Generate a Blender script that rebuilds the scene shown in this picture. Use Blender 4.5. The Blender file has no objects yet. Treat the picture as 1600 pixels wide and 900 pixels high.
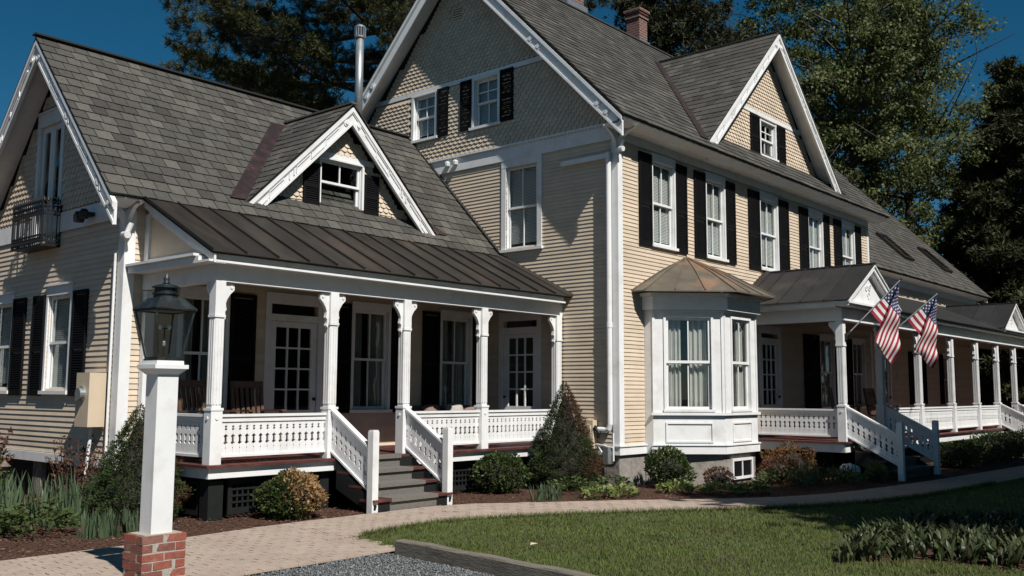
import bpy, math, random
import numpy as np
from mathutils import Vector
SC = bpy.context.scene
COL = SC.collection
RND = random.Random(11)
NPR = np.random.default_rng(5)
rad = math.radians

# ------------------------------------------------------------------ camera, sky, sun, exposure
cam_d = bpy.data.cameras.new('camera'); cam = bpy.data.objects.new('camera', cam_d); COL.objects.link(cam)
cam_d.sensor_width = 36; cam_d.lens = 36*1498.66/1600; cam_d.clip_end = 2000; cam_d.clip_start = 0.05
_yaw, _pit, _roll = rad(40.9164), rad(6.23785), rad(0.2615)
_F = Vector((math.cos(_yaw)*math.cos(_pit), math.sin(_yaw)*math.cos(_pit), math.sin(_pit)))
_R = Vector((math.sin(_yaw), -math.cos(_yaw), 0)); _U = _R.cross(_F)
_R2 = _R*math.cos(_roll)+_U*math.sin(_roll); _U2 = _U*math.cos(_roll)-_R*math.sin(_roll)
from mathutils import Matrix
cam.matrix_world = Matrix(((_R2.x, _U2.x, -_F.x, 0), (_R2.y, _U2.y, -_F.y, 0), (_R2.z, _U2.z, -_F.z, 1.66), (0, 0, 0, 1)))
SC.camera = cam
SUN = Vector((-0.298, -1.0, 1.2)).normalized()
w = bpy.data.worlds.new('World'); SC.world = w; w.use_nodes = True
nt = w.node_tree; bg = nt.nodes['Background']
sky = nt.nodes.new('ShaderNodeTexSky'); sky.sky_type = 'NISHITA'; sky.sun_disc = False
sky.sun_elevation = math.asin(SUN.z); sky.sun_rotation = math.atan2(SUN.x, SUN.y)
sky.altitude = 2500; sky.air_density = 0.8; sky.dust_density = 0.0; sky.ozone_density = 1.0
hs = nt.nodes.new('ShaderNodeHueSaturation'); hs.inputs['Hue'].default_value = 0.482; hs.inputs['Saturation'].default_value = 1.38; hs.inputs['Value'].default_value = 1.06
nt.links.new(sky.outputs[0], hs.inputs['Color']); nt.links.new(hs.outputs[0], bg.inputs['Color'])
bg.inputs['Strength'].default_value = 0.05
sun_d = bpy.data.lights.new('sun', 'SUN'); sun = bpy.data.objects.new('sun', sun_d); COL.objects.link(sun)
sun_d.energy = 5.0; sun_d.angle = rad(0.5); sun_d.color = (1.0, 0.965, 0.915)
sun.rotation_euler = (-SUN).to_track_quat('-Z', 'Y').to_euler(); sun.location = (0, -20, 40)
SC.view_settings.view_transform = 'Standard'; SC.view_settings.look = 'None'
SC.view_settings.exposure = 0.14; SC.view_settings.gamma = 1.0
SC.render.engine = 'CYCLES'
SC.cycles.max_bounces = 6; SC.cycles.diffuse_bounces = 1; SC.cycles.transparent_max_bounces = 12

# ------------------------------------------------------------------ materials
def _n(nt, t, **k):
    n = nt.nodes.new(t)
    for a, b in k.items():
        if a in n.inputs: n.inputs[a].default_value = b
        else: setattr(n, a, b)
    return n
def rgba(c): return (c[0], c[1], c[2], 1)
def mat(name, col, rough=0.6, var=0.12, scale=6.0, stretch=(1, 1, 1), bump=0.0, bscale=40.0, piece=0.0, col2=None, c2scale=1.5,
        c2lo=0.5, c2hi=0.7, metal=0.0, trans=0.0, spec=0.5, piececols=None):
    """base colour broken up by noise (var), a second colour in patches (col2), a value shift per piece, fine relief (bump)"""
    m = bpy.data.materials.new(name); m.use_nodes = True; t = m.node_tree; L = t.links.new
    p = t.nodes['Principled BSDF']; p.inputs['Roughness'].default_value = rough; p.inputs['Metallic'].default_value = metal
    p.inputs['Specular IOR Level'].default_value = spec
    geo = _n(t, 'ShaderNodeNewGeometry'); mp = _n(t, 'ShaderNodeMapping'); mp.inputs['Scale'].default_value = stretch
    L(geo.outputs['Position'], mp.inputs['Vector'])
    out = None
    base = _n(t, 'ShaderNodeRGB'); base.outputs[0].default_value = rgba(col); out = base.outputs[0]
    oi = _n(t, 'ShaderNodeObjectInfo'); ad = _n(t, 'ShaderNodeMath', operation='ADD'); fr = _n(t, 'ShaderNodeMath', operation='FRACT')
    L(oi.outputs['Random'], ad.inputs[0]); L(geo.outputs['Random Per Island'], ad.inputs[1]); L(ad.outputs[0], fr.inputs[0])
    if piececols:
        cr = _n(t, 'ShaderNodeValToRGB'); e = cr.color_ramp.elements; cr.color_ramp.interpolation = 'LINEAR'
        while len(e) < len(piececols): e.new(0.5)
        for i, c in enumerate(piececols): e[i].position = i/(len(piececols)-1); e[i].color = rgba(c)
        L(fr.outputs[0], cr.inputs['Fac']); out = cr.outputs['Color']
    if col2:
        nz = _n(t, 'ShaderNodeTexNoise', Scale=c2scale, Detail=4.0, Roughness=0.6); L(mp.outputs[0], nz.inputs['Vector'])
        mr = _n(t, 'ShaderNodeMapRange'); mr.inputs['From Min'].default_value = c2lo; mr.inputs['From Max'].default_value = c2hi
        L(nz.outputs['Fac'], mr.inputs['Value']); mx = _n(t, 'ShaderNodeMix', data_type='RGBA')
        L(mr.outputs[0], mx.inputs['Factor']); L(out, mx.inputs[6]); mx.inputs[7].default_value = rgba(col2); out = mx.outputs[2]
    nz = _n(t, 'ShaderNodeTexNoise', Scale=scale, Detail=5.0, Roughness=0.6); L(mp.outputs[0], nz.inputs['Vector'])
    mr = _n(t, 'ShaderNodeMapRange'); mr.inputs['From Min'].default_value = 0.25; mr.inputs['From Max'].default_value = 0.75
    mr.inputs['To Min'].default_value = 1-var; mr.inputs['To Max'].default_value = 1+var; L(nz.outputs['Fac'], mr.inputs['Value'])
    val = mr.outputs[0]
    if piece:
        m2 = _n(t, 'ShaderNodeMapRange'); m2.inputs['To Min'].default_value = 1-piece; m2.inputs['To Max'].default_value = 1+piece
        L(fr.outputs[0], m2.inputs['Value']); mu = _n(t, 'ShaderNodeMath', operation='MULTIPLY'); L(val, mu.inputs[0]); L(m2.outputs[0], mu.inputs[1]); val = mu.outputs[0]
    vm = _n(t, 'ShaderNodeVectorMath', operation='SCALE'); L(out, vm.inputs[0]); L(val, vm.inputs['Scale'])
    L(vm.outputs[0], p.inputs['Base Color'])
    if bump:
        nb = _n(t, 'ShaderNodeTexNoise', Scale=bscale, Detail=4.0); L(mp.outputs[0], nb.inputs['Vector'])
        bp = _n(t, 'ShaderNodeBump', Strength=bump, Distance=0.01); L(nb.outputs['Fac'], bp.inputs['Height']); L(bp.outputs[0], p.inputs['Normal'])
    if trans:
        tr = _n(t, 'ShaderNodeBsdfTranslucent'); L(vm.outputs[0], tr.inputs['Color']); ms = _n(t, 'ShaderNodeMixShader'); ms.inputs[0].default_value = trans
        L(p.outputs[0], ms.inputs[1]); L(tr.outputs[0], ms.inputs[2]); L(ms.outputs[0], t.nodes['Material Output'].inputs['Surface'])
    return m
def glass_mat(name, tint, ior=1.5, rough=0.02):
    m = bpy.data.materials.new(name); m.use_nodes = True; t = m.node_tree; L = t.links.new; t.nodes.remove(t.nodes['Principled BSDF'])
    tr = _n(t, 'ShaderNodeBsdfTransparent'); tr.inputs['Color'].default_value = rgba(tint)
    gl = _n(t, 'ShaderNodeBsdfGlossy'); gl.inputs['Roughness'].default_value = rough
    geo = _n(t, 'ShaderNodeNewGeometry'); nz = _n(t, 'ShaderNodeTexNoise', Scale=2.5, Detail=1.0); L(geo.outputs['Position'], nz.inputs['Vector'])
    bp = _n(t, 'ShaderNodeBump', Strength=0.06, Distance=0.05); L(nz.outputs['Fac'], bp.inputs['Height']); L(bp.outputs[0], gl.inputs['Normal'])
    dt = _n(t, 'ShaderNodeVectorMath', operation='DOT_PRODUCT'); L(geo.outputs['Incoming'], dt.inputs[0]); L(geo.outputs['Normal'], dt.inputs[1])
    f0 = ((ior-1)/(ior+1))**2; prev = dt.outputs['Value']     # Schlick, the same from both faces
    for op, c in (('ABSOLUTE', 0), ('SUBTRACT', 1), ('POWER', 4.2), ('MULTIPLY', .75*(1-f0)), ('ADD', f0)):
        mm = _n(t, 'ShaderNodeMath', operation=op); mm.use_clamp = (op == 'ADD')
        if op == 'SUBTRACT': mm.inputs[0].default_value = 1.0; L(prev, mm.inputs[1])
        else: L(prev, mm.inputs[0]); mm.inputs[1].default_value = c
        prev = mm.outputs[0]
    ms = _n(t, 'ShaderNodeMixShader'); L(prev, ms.inputs[0]); L(tr.outputs[0], ms.inputs[1]); L(gl.outputs[0], ms.inputs[2]); L(ms.outputs[0], t.nodes['Material Output'].inputs['Surface'])
    return m
M = {}
M['white'] = mat('white_paint', (0.80, 0.80, 0.79), 0.45, 0.05, 5, bump=0.05, bscale=60, col2=(0.64, 0.62, 0.58), c2scale=2.6, c2lo=0.52, c2hi=0.80, piece=0.03)
M['buff'] = mat('buff_paint', (0.655, 0.535, 0.405), 0.55, 0.07, 4, bump=0.05, bscale=70, piece=0.075, col2=(0.57, 0.465, 0.355), c2scale=1.2, c2lo=0.5, c2hi=0.8)
M['buffbox'] = mat('buff_metal', (0.62, 0.50, 0.36), 0.5, 0.05, 4)
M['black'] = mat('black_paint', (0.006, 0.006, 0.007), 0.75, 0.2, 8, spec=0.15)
M['lattice'] = mat('dark_green_paint', (0.012, 0.014, 0.013), 0.7, 0.2, 8, spec=0.25)
M['maroon'] = mat('maroon_deck_paint', (0.085, 0.026, 0.022), 0.5, 0.2, 6, col2=(0.14, 0.05, 0.04), c2scale=4)
M['carpet'] = mat('grey_carpet', (0.17, 0.158, 0.14), 0.95, 0.3, 60, bump=0.5, bscale=300, spec=0.1)
M['slate'] = mat('slate_shingle', (0.1, 0.1, 0.1), 0.7, 0.22, 14, bump=0.25, bscale=60, spec=0.3,
                 piececols=[(0.044, 0.042, 0.037), (0.080, 0.076, 0.066), (0.060, 0.058, 0.051), (0.108, 0.102, 0.087), (0.050, 0.046, 0.041), (0.084, 0.080, 0.069)])
M['deck'] = mat('roof_underlay', (0.02, 0.02, 0.02), 0.9)
M['bronze'] = mat('weathered_bronze_roof', (0.038, 0.032, 0.027), 0.55, 0.3, 3, stretch=(2, .5, .5), metal=0.35, piece=0.2, col2=(0.078, 0.056, 0.042), c2scale=1.3, c2lo=0.52, c2hi=0.78)
M['darkmetal'] = mat('dark_metal_roof', (0.040, 0.038, 0.037), 0.5, 0.25, 3, metal=0.3, piece=0.15, col2=(0.075, 0.065, 0.055), c2scale=1.2, c2lo=0.55, c2hi=0.8)
M['copper'] = mat('patinated_copper', (0.15, 0.128, 0.098), 0.55, 0.25, 3, metal=0.3, piece=0.15, col2=(0.26, 0.165, 0.105), c2scale=1.1, c2lo=0.50, c2hi=0.60)  # brown-orange patina; the golden patches also paint highlight streaks on the bay roof
M['redcopper'] = mat('red_copper_flashing', (0.040, 0.027, 0.028), 0.45, 0.3, 5, metal=0.3, col2=(0.070, 0.036, 0.034), c2scale=5)
M['galv'] = mat('galvanised_steel', (0.42, 0.44, 0.45), 0.4, 0.15, 10, metal=0.7)
M['iron'] = mat('black_iron', (0.012, 0.011, 0.011), 0.5, 0.2, 10)
M['lampmetal'] = mat('highlit_black_metal', (0.018, 0.021, 0.021), 0.42, 0.4, 14, metal=0.2, col2=(0.07, 0.095, 0.09), c2scale=5, c2lo=0.5, c2hi=0.75, bump=0.2)  # paler teal patches stand in for the sunlit top of the lantern roof
M['brick'] = mat('red_brick', (0.3, 0.1, 0.07), 0.85, 0.25, 30, bump=0.5, bscale=90, spec=0.2, col2=(0.36, 0.24, 0.19), c2scale=9, c2lo=0.55, c2hi=0.85,
                 piececols=[(0.26, 0.080, 0.055), (0.34, 0.105, 0.070), (0.20, 0.085, 0.070), (0.31, 0.095, 0.062), (0.25, 0.135, 0.110)])
M['mortar'] = mat('lime_mortar', (0.40, 0.36, 0.31), 0.95, 0.2, 40, bump=0.5, bscale=120)
M['chim'] = mat('chimney_brick', (0.17, 0.06, 0.045), 0.85, 0.3, 20, bump=0.4)
def _brickwork(m):
    t = m.node_tree; L = t.links.new; p = t.nodes['Principled BSDF']; g = _n(t, 'ShaderNodeNewGeometry'); s = _n(t, 'ShaderNodeSeparateXYZ'); L(g.outputs['Position'], s.inputs[0])
    a = _n(t, 'ShaderNodeMath', operation='ADD'); L(s.outputs[0], a.inputs[0]); L(s.outputs[1], a.inputs[1]); c = _n(t, 'ShaderNodeCombineXYZ'); L(a.outputs[0], c.inputs[0]); L(s.outputs[2], c.inputs[1])
    b = _n(t, 'ShaderNodeTexBrick', Scale=1.0); b.inputs['Brick Width'].default_value = .2; b.inputs['Row Height'].default_value = .072; b.inputs['Mortar Size'].default_value = .009
    for k, v in (('Color1', (.19, .062, .045, 1)), ('Color2', (.10, .045, .038, 1)), ('Mortar', (.24, .20, .17, 1))): b.inputs[k].default_value = v
    L(c.outputs[0], b.inputs['Vector']); L(b.outputs['Color'], p.inputs['Base Color'])
_brickwork(M['chim'])
M['stone'] = mat('rough_foundation_stone', (0.27, 0.245, 0.215), 0.9, 0.3, 9, bump=0.9, bscale=18, col2=(0.17, 0.15, 0.13), c2scale=4)
M['rockwhite'] = mat('white_painted_rock', (0.72, 0.72, 0.71), 0.8, 0.25, 12, bump=0.6, bscale=20)
M['soil'] = mat('bark_mulch', (0.075, 0.042, 0.030), 0.95, 0.45, 45, bump=1.0, bscale=60, spec=0.1)
M['chip'] = mat('mulch_chip', (0.1, 0.06, 0.04), 0.9, 0.2, 30, spec=0.15, piececols=[(0.055, 0.030, 0.022), (0.10, 0.052, 0.036), (0.075, 0.040, 0.028), (0.14, 0.080, 0.055), (0.085, 0.043, 0.030), (0.21, 0.14, 0.10)])
M['paver'] = mat('clay_paver', (0.4, 0.31, 0.25), 0.85, 0.14, 25, bump=0.3, bscale=90, spec=0.2, col2=(0.33, 0.26, 0.215), c2scale=1.6, c2lo=0.45, c2hi=0.75,
                 piececols=[(0.385, 0.305, 0.245), (0.41, 0.328, 0.265), (0.395, 0.315, 0.255), (0.37, 0.295, 0.24)])
M['sand'] = mat('joint_sand', (0.20, 0.16, 0.13), 0.95, 0.3, 60)
M['gravel'] = mat('gravel_base', (0.085, 0.09, 0.09), 0.9, 0.4, 70, bump=0.8, bscale=120)
M['peb'] = mat('gravel_stone', (0.2, 0.2, 0.2), 0.8, 0.2, 60, piececols=[(0.060, 0.068, 0.070), (0.11, 0.12, 0.123), (0.165, 0.175, 0.175), (0.08, 0.09, 0.092), (0.30, 0.30, 0.29)])
M['timber'] = mat('weathered_timber', (0.17, 0.15, 0.12), 0.9, 0.35, 9, stretch=(9, .6, 9), bump=0.7, bscale=14, col2=(0.09, 0.06, 0.045), c2scale=3, c2lo=0.5, c2hi=0.8)
M['lawn'] = mat('lawn_soil', (0.055, 0.065, 0.022), 0.95, 0.4, 20, col2=(0.075, 0.065, 0.03), c2scale=1.5)
M['grass'] = mat('grass_blade', (0.1, 0.13, 0.04), 0.7, 0.25, 1.0, trans=0.25, spec=0.2, col2=(0.135, 0.14, 0.048), c2scale=1.1, c2lo=0.48, c2hi=0.72,
                 piececols=[(0.084, 0.120, 0.028), (0.135, 0.172, 0.046), (0.105, 0.146, 0.036), (0.170, 0.180, 0.060)])
M['earth'] = mat('ground_earth', (0.045, 0.05, 0.024), 0.95, 0.4, 3, col2=(0.06, 0.045, 0.03), c2scale=0.6)
M['bark'] = mat('tree_bark', (0.075, 0.06, 0.048), 0.95, 0.35, 8, stretch=(3, 3, .5), bump=0.8, bscale=12)
M['darkbark'] = mat('dark_bark', (0.032, 0.026, 0.022), 0.95, 0.35, 8, bump=0.6, bscale=12)
def leafm(name, cols, trans=0.25, rough=0.6, **k): return mat(name, cols[0], rough, 0.2, 3, trans=trans, spec=0.25, piececols=cols, **k)
M['pine'] = leafm('pine_needles', [(0.038, 0.044, 0.018), (0.070, 0.076, 0.026), (0.050, 0.058, 0.022), (0.092, 0.092, 0.032)], 0.2)
M['spruce'] = leafm('spruce_needles', [(0.028, 0.032, 0.016), (0.050, 0.052, 0.022), (0.036, 0.042, 0.018)], 0.1)
M['maple'] = leafm('maple_leaves', [(0.075, 0.100, 0.034), (0.130, 0.155, 0.052), (0.100, 0.124, 0.044), (0.185, 0.195, 0.080)], 0.35)
M['darkpine'] = leafm('dark_pine_needles', [(0.036, 0.040, 0.018), (0.062, 0.066, 0.026), (0.046, 0.052, 0.021)], 0.1)
M['alberta'] = leafm('dwarf_spruce_needles', [(0.030, 0.048, 0.016), (0.050, 0.072, 0.024), (0.038, 0.058, 0.020)], 0.1)
M['rust'] = leafm('rusty_needles', [(0.070, 0.036, 0.018), (0.095, 0.050, 0.024), (0.055, 0.040, 0.018)], 0.1)
M['box'] = leafm('boxwood_leaves', [(0.035, 0.055, 0.016), (0.060, 0.085, 0.024), (0.045, 0.066, 0.020)], 0.2, 0.45)
M['boxtan'] = leafm('bronzed_boxwood_leaves', [(0.30, 0.17, 0.075), (0.40, 0.24, 0.11), (0.25, 0.15, 0.07), (0.20, 0.16, 0.06)], 0.2)
M['redleaf'] = leafm('reddish_leaves', [(0.095, 0.035, 0.020), (0.14, 0.055, 0.030), (0.075, 0.040, 0.020), (0.17, 0.085, 0.05)], 0.25)
M['orange'] = leafm('orange_leaves', [(0.20, 0.07, 0.025), (0.14, 0.075, 0.025), (0.11, 0.085, 0.03), (0.24, 0.10, 0.04)], 0.25)
M['iris'] = leafm('iris_blades', [(0.085, 0.125, 0.070), (0.115, 0.155, 0.085), (0.070, 0.105, 0.055)], 0.25, 0.5)
M['herb'] = leafm('leafy_green', [(0.055, 0.085, 0.028), (0.085, 0.115, 0.036), (0.065, 0.095, 0.030)], 0.25)
M['hosta'] = leafm('hosta_leaves', [(0.16, 0.21, 0.06), (0.22, 0.26, 0.085), (0.19, 0.23, 0.075)], 0.25, 0.5)
M['tulip'] = leafm('broad_leaves', [(0.036, 0.052, 0.022), (0.066, 0.086, 0.036), (0.048, 0.066, 0.028), (0.085, 0.092, 0.038)], 0.2, 0.42)
M['yellowg'] = leafm('yellow_green_leaves', [(0.13, 0.15, 0.05), (0.18, 0.19, 0.06)], 0.25)
M['chair'] = mat('brown_wood', (0.11, 0.062, 0.04), 0.5, 0.25, 10, bump=0.2)
M['cushion'] = mat('pale_cushion', (0.42, 0.38, 0.33), 0.9, 0.15, 10)
M['cushred'] = mat('dusty_cushion', (0.22, 0.15, 0.12), 0.9, 0.15, 10)
M['ceiling'] = mat('porch_ceiling_paint', (0.30, 0.25, 0.19), 0.7, 0.1, 5)
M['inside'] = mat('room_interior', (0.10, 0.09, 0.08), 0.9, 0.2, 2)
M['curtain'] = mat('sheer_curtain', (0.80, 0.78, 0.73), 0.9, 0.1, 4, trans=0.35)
M['shadedcurtain'] = mat('porch_shaded_curtain', (0.36, 0.35, 0.32), 0.9, 0.1, 4, trans=0.2)  # sheer curtain with a darkened colour, standing in for porch shade
M['blind'] = mat('white_blind', (0.80, 0.79, 0.76), 0.7, 0.05, 4, trans=0.3)
M['glass'] = glass_mat('window_glass', (0.93, 0.95, 0.94))
M['lantern_glass'] = glass_mat('lantern_glass', (0.86, 0.88, 0.87), 1.35)
M['candle'] = mat('porcelain', (0.75, 0.73, 0.68), 0.3)
M['flagred'] = mat('flag_red', (0.36, 0.012, 0.035), 0.75, 0.08, 20, trans=0.25)
M['flagwhite'] = mat('flag_white', (0.80, 0.77, 0.74), 0.75, 0.06, 20, trans=0.25)
M['flagblue'] = mat('flag_blue', (0.012, 0.022, 0.10), 0.75, 0.08, 20, trans=0.15)
M['lamp'] = mat('floodlight_white', (0.75, 0.75, 0.74), 0.35)

# ------------------------------------------------------------------ mesh helpers
ORG = {}
class MB:
    def __init__(s): s.v = []; s.f = []; s.m = []; s.mi = 0
    def add(s, vs, fs):
        o = len(s.v); s.v += [tuple(p) for p in vs]; s.f += [tuple(o+i for i in f) for f in fs]; s.m += [s.mi]*len(fs); return s
    def hexa(s, p): return s.add(p, [(0, 3, 2, 1), (4, 5, 6, 7), (0, 1, 5, 4), (1, 2, 6, 5), (2, 3, 7, 6), (3, 0, 4, 7)])
    def box(s, x0, x1, y0, y1, z0, z1):
        return s.hexa([(x0, y0, z0), (x1, y0, z0), (x1, y1, z0), (x0, y1, z0), (x0, y0, z1), (x1, y0, z1), (x1, y1, z1), (x0, y1, z1)])
    def prism(s, poly, vec):
        n = len(poly); vec = Vector(vec); a = [Vector(p) for p in poly]; b = [p+vec for p in a]
        return s.add(a+b, [tuple(range(n))[::-1], tuple(range(n, 2*n))]+[(i, (i+1) % n, n+(i+1) % n, n+i) for i in range(n)])
    def bar(s, a, b, w, h, up=(0, 0, 1)):
        a = Vector(a); b = Vector(b); d = (b-a).normalized(); u = Vector(up); r = d.cross(u)
        if r.length < 1e-5: r = d.cross(Vector((1, 0, 0)))
        r.normalize(); u = r.cross(d); r *= w/2; u *= h/2
        return s.hexa([a-r-u, a+r-u, a+r+u, a-r+u, b-r-u, b+r-u, b+r+u, b-r+u])
    def tube(s, path, r, n=8, cap=True):
        P = [Vector(p) for p in path]; rs = r if isinstance(r, (list, tuple)) else [r]*len(P); o = len(s.v); ref = Vector((0.31, 0.17, 0.93)); vs = []
        for i, p in enumerate(P):
            d = (P[min(i+1, len(P)-1)]-P[max(i-1, 0)]).normalized()
            x = d.cross(ref)
            if x.length < 1e-3: x = d.cross(Vector((1, 0, 0)))
            x.normalize(); y = d.cross(x)
            for k in range(n): a = 2*math.pi*k/n; vs.append(p+(x*math.cos(a)+y*math.sin(a))*rs[i])
        fs = []
        for i in range(len(P)-1):
            for k in range(n): fs.append((i*n+k, i*n+(k+1) % n, (i+1)*n+(k+1) % n, (i+1)*n+k))
        if cap: fs += [tuple(range(n))[::-1], tuple((len(P)-1)*n+k for k in range(n))]
        return s.add(vs, fs)
    def lathe(s, c, prof, n=16, rot=0.0):
        c = Vector(c); vs = []; fs = []
        for r, z in prof:
            for k in range(n): a = 2*math.pi*k/n+rot; vs.append(c+Vector((r*math.cos(a), r*math.sin(a), z)))
        for i in range(len(prof)-1):
            for k in range(n): fs.append((i*n+k, i*n+(k+1) % n, (i+1)*n+(k+1) % n, (i+1)*n+k))
        fs += [tuple(range(n))[::-1], tuple((len(prof)-1)*n+k for k in range(n))]
        return s.add(vs, fs)
    def ico(s, c, r, jit=0.15, sc=(1, 1, 1), rnd=RND):
        g = (1+5**.5)/2
        V = [(-1, g, 0), (1, g, 0), (-1, -g, 0), (1, -g, 0), (0, -1, g), (0, 1, g), (0, -1, -g), (0, 1, -g), (g, 0, -1), (g, 0, 1), (-g, 0, -1), (-g, 0, 1)]
        Fc = [(0, 11, 5), (0, 5, 1), (0, 1, 7), (0, 7, 10), (0, 10, 11), (1, 5, 9), (5, 11, 4), (11, 10, 2), (10, 7, 6), (7, 1, 8), (3, 9, 4), (3, 4, 2), (3, 2, 6), (3, 6, 8), (3, 8, 9), (4, 9, 5), (2, 4, 11), (6, 2, 10), (8, 6, 7), (9, 8, 1)]
        c = Vector(c); vs = []
        for p in V:
            q = Vector(p).normalized()*r*(1+rnd.uniform(-jit, jit)); vs.append(c+Vector((q.x*sc[0], q.y*sc[1], q.z*sc[2])))
        return s.add(vs, Fc)
    def build(s, name, m, parent=None, origin=None, smooth=False, **props):
        me = bpy.data.meshes.new(name); V = np.array(s.v, dtype=float)
        if origin is None: lo = V.min(0); hi = V.max(0); origin = ((lo[0]+hi[0])/2, (lo[1]+hi[1])/2, lo[2])
        org = Vector(origin); V = V-np.array(origin)
        me.from_pydata([tuple(p) for p in V], [], s.f)
        for k in (m if isinstance(m, (list, tuple)) else [m]): me.materials.append(k if not isinstance(k, str) else M[k])
        if any(s.m): me.polygons.foreach_set('material_index', s.m)
        if smooth: me.polygons.foreach_set('use_smooth', [True]*len(s.f))
        return link(name, me, parent, org, **props)
def link(name, me, parent, org, **props):
    o = bpy.data.objects.new(name, me); COL.objects.link(o)
    po = ORG[parent.name] if parent else Vector((0, 0, 0))
    o.location = Vector(org)-po; ORG[o.name] = Vector(org)
    if parent: o.parent = parent
    for k, v in props.items(): o[k] = v
    return o
def copy_to(src, parent, org, rotz=0.0, label=None, **props):
    """a copy of one object (mesh shared) under PARENT with its origin at world ORG"""
    o = src.copy(); COL.objects.link(o); po = ORG[parent.name] if parent else Vector((0, 0, 0))
    o.parent = parent; o.location = Vector(org)-po; ORG[o.name] = Vector(org)
    if rotz: o.rotation_euler = (0, 0, rotz)
    if label: o['label'] = label
    for k, v in props.items(): o[k] = v
    return o
def copy_tree(src, parent, org, **k):
    o = copy_to(src, parent, org, **k); d = Vector(org)-ORG[src.name]
    for ch in list(src.children): copy_tree(ch, o, ORG[ch.name]+d)
    return o
def thing(name, loc, label, cat, group=None, rotz=0.0):
    o = bpy.data.objects.new(name, None); COL.objects.link(o); o.location = loc; ORG[o.name] = Vector(loc); o.empty_display_size = 0.2
    o['label'] = label; o['category'] = cat
    if group: o['group'] = group
    if rotz: o.rotation_euler = (0, 0, rotz)
    return o
def arrays(name, V, F, m, parent=None, origin=(0, 0, 0), **props):
    """numpy mesh: V (n,3), F (k,3 or 4)"""
    V = np.asarray(V, dtype=np.float32)-np.array(origin, dtype=np.float32); F = np.asarray(F, dtype=np.int32); me = bpy.data.meshes.new(name); nv, nf, c = len(V), len(F), F.shape[1]
    me.vertices.add(nv); me.vertices.foreach_set('co', V.ravel()); me.loops.add(nf*c); me.loops.foreach_set('vertex_index', F.ravel())
    me.polygons.add(nf); me.polygons.foreach_set('loop_start', np.arange(0, nf*c, c, dtype=np.int32)); me.polygons.foreach_set('loop_total', np.full(nf, c, dtype=np.int32))
    me.update(calc_edges=True); me.materials.append(M[m] if isinstance(m, str) else m)
    return link(name, me, parent, origin, **props)
def pip(poly, x, y):
    x = np.asarray(x); y = np.asarray(y); ins = np.zeros(x.shape, bool); n = len(poly); j = n-1
    for i in range(n):
        xi, yi = poly[i]; xj, yj = poly[j]
        c = ((yi > y) != (yj > y)) & (x < (xj-xi)*(y-yi)/((yj-yi) if yj != yi else 1e-9)+xi); ins ^= c; j = i
    return ins
def P2(plane, c, u, z, d):
    """point on a wall plane: plane 'x' = wall x=c facing -x (u is y), 'y' = wall y=c facing -y (u is x), 'd' = tuple (p0, e, n); d = distance proud of it"""
    if plane == 'x': return (c-d, u, z)
    if plane == 'y': return (u, c-d, z)
    p0, e, n = c; return (p0[0]+e[0]*u+n[0]*d, p0[1]+e[1]*u+n[1]*d, z)
def pbox(mb, pl, c, u0, u1, z0, z1, d0, d1):
    p = lambda u, z, d: P2(pl, c, u, z, d)
    return mb.hexa([p(u0, z0, d0), p(u1, z0, d0), p(u1, z0, d1), p(u0, z0, d1), p(u0, z1, d0), p(u1, z1, d0), p(u1, z1, d1), p(u0, z1, d1)])
def wall_sheet(mb, pl, c, u0, u1, z0, z1, holes, d0=-0.10, d1=-0.004):
    us = sorted({u0, u1, *[h[0] for h in holes if u0 < h[0] < u1], *[h[1] for h in holes if u0 < h[1] < u1]})
    for a, b in zip(us[:-1], us[1:]):
        m = (a+b)/2; zs = [(h[2], h[3]) for h in holes if h[0] < m < h[1]]; zs.sort(); cur = z0
        for lo, hi in zs:
            if lo > cur: pbox(mb, pl, c, a, b, cur, min(lo, z1), d0, d1)
            cur = max(cur, hi)
        if cur < z1: pbox(mb, pl, c, a, b, cur, z1, d0, d1)
def board(mb, pl, c, u0, u1, z, e, t=0.0130):
    p = lambda u, zz, d: P2(pl, c, u, zz, d)
    mb.hexa([p(u0, z, -.003), p(u1, z, -.003), p(u1, z, t+.003), p(u0, z, t+.003), p(u0, z+e+.006, -.003), p(u1, z+e+.006, -.003), p(u1, z+e+.006, .002), p(u0, z+e+.006, .002)])
def clapboards(pl, c, u0, u1, z0, z1, e, holes, parent, rest=None, limit=None):
    """lapped boards row by row, cut at the openings; each piece is an object under PARENT (or goes into REST, one mesh)"""
    z = z0
    while z < z1-0.01:
        a0 = u0(z) if callable(u0) else u0; a1 = u1(z) if callable(u1) else u1
        segs = [(a0, a1)] if a1-a0 > 0.02 else []
        for h in holes:
            if h[2] < z+e*0.5 < h[3]:
                ns = []
                for (a, b) in segs:
                    if h[1] <= a or h[0] >= b: ns.append((a, b)); continue
                    if h[0]-a > 0.02: ns.append((a, h[0]))
                    if b-h[1] > 0.02: ns.append((h[1], b))
                segs = ns
        cut = []
        for (a, b) in segs:
            if b-a > 3.2: m = a+(b-a)*RND.uniform(.25, .75); cut += [(a, m-.0015), (m+.0015, b)]
            else: cut.append((a, b))
        for (a, b) in cut:
            if rest is not None: board(rest, pl, c, a, b, z, min(e, z1-z))
            else: mb = MB(); board(mb, pl, c, a, b, z, min(e, z1-z)); mb.build('clapboard', 'buff', parent)
        z += e
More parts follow.
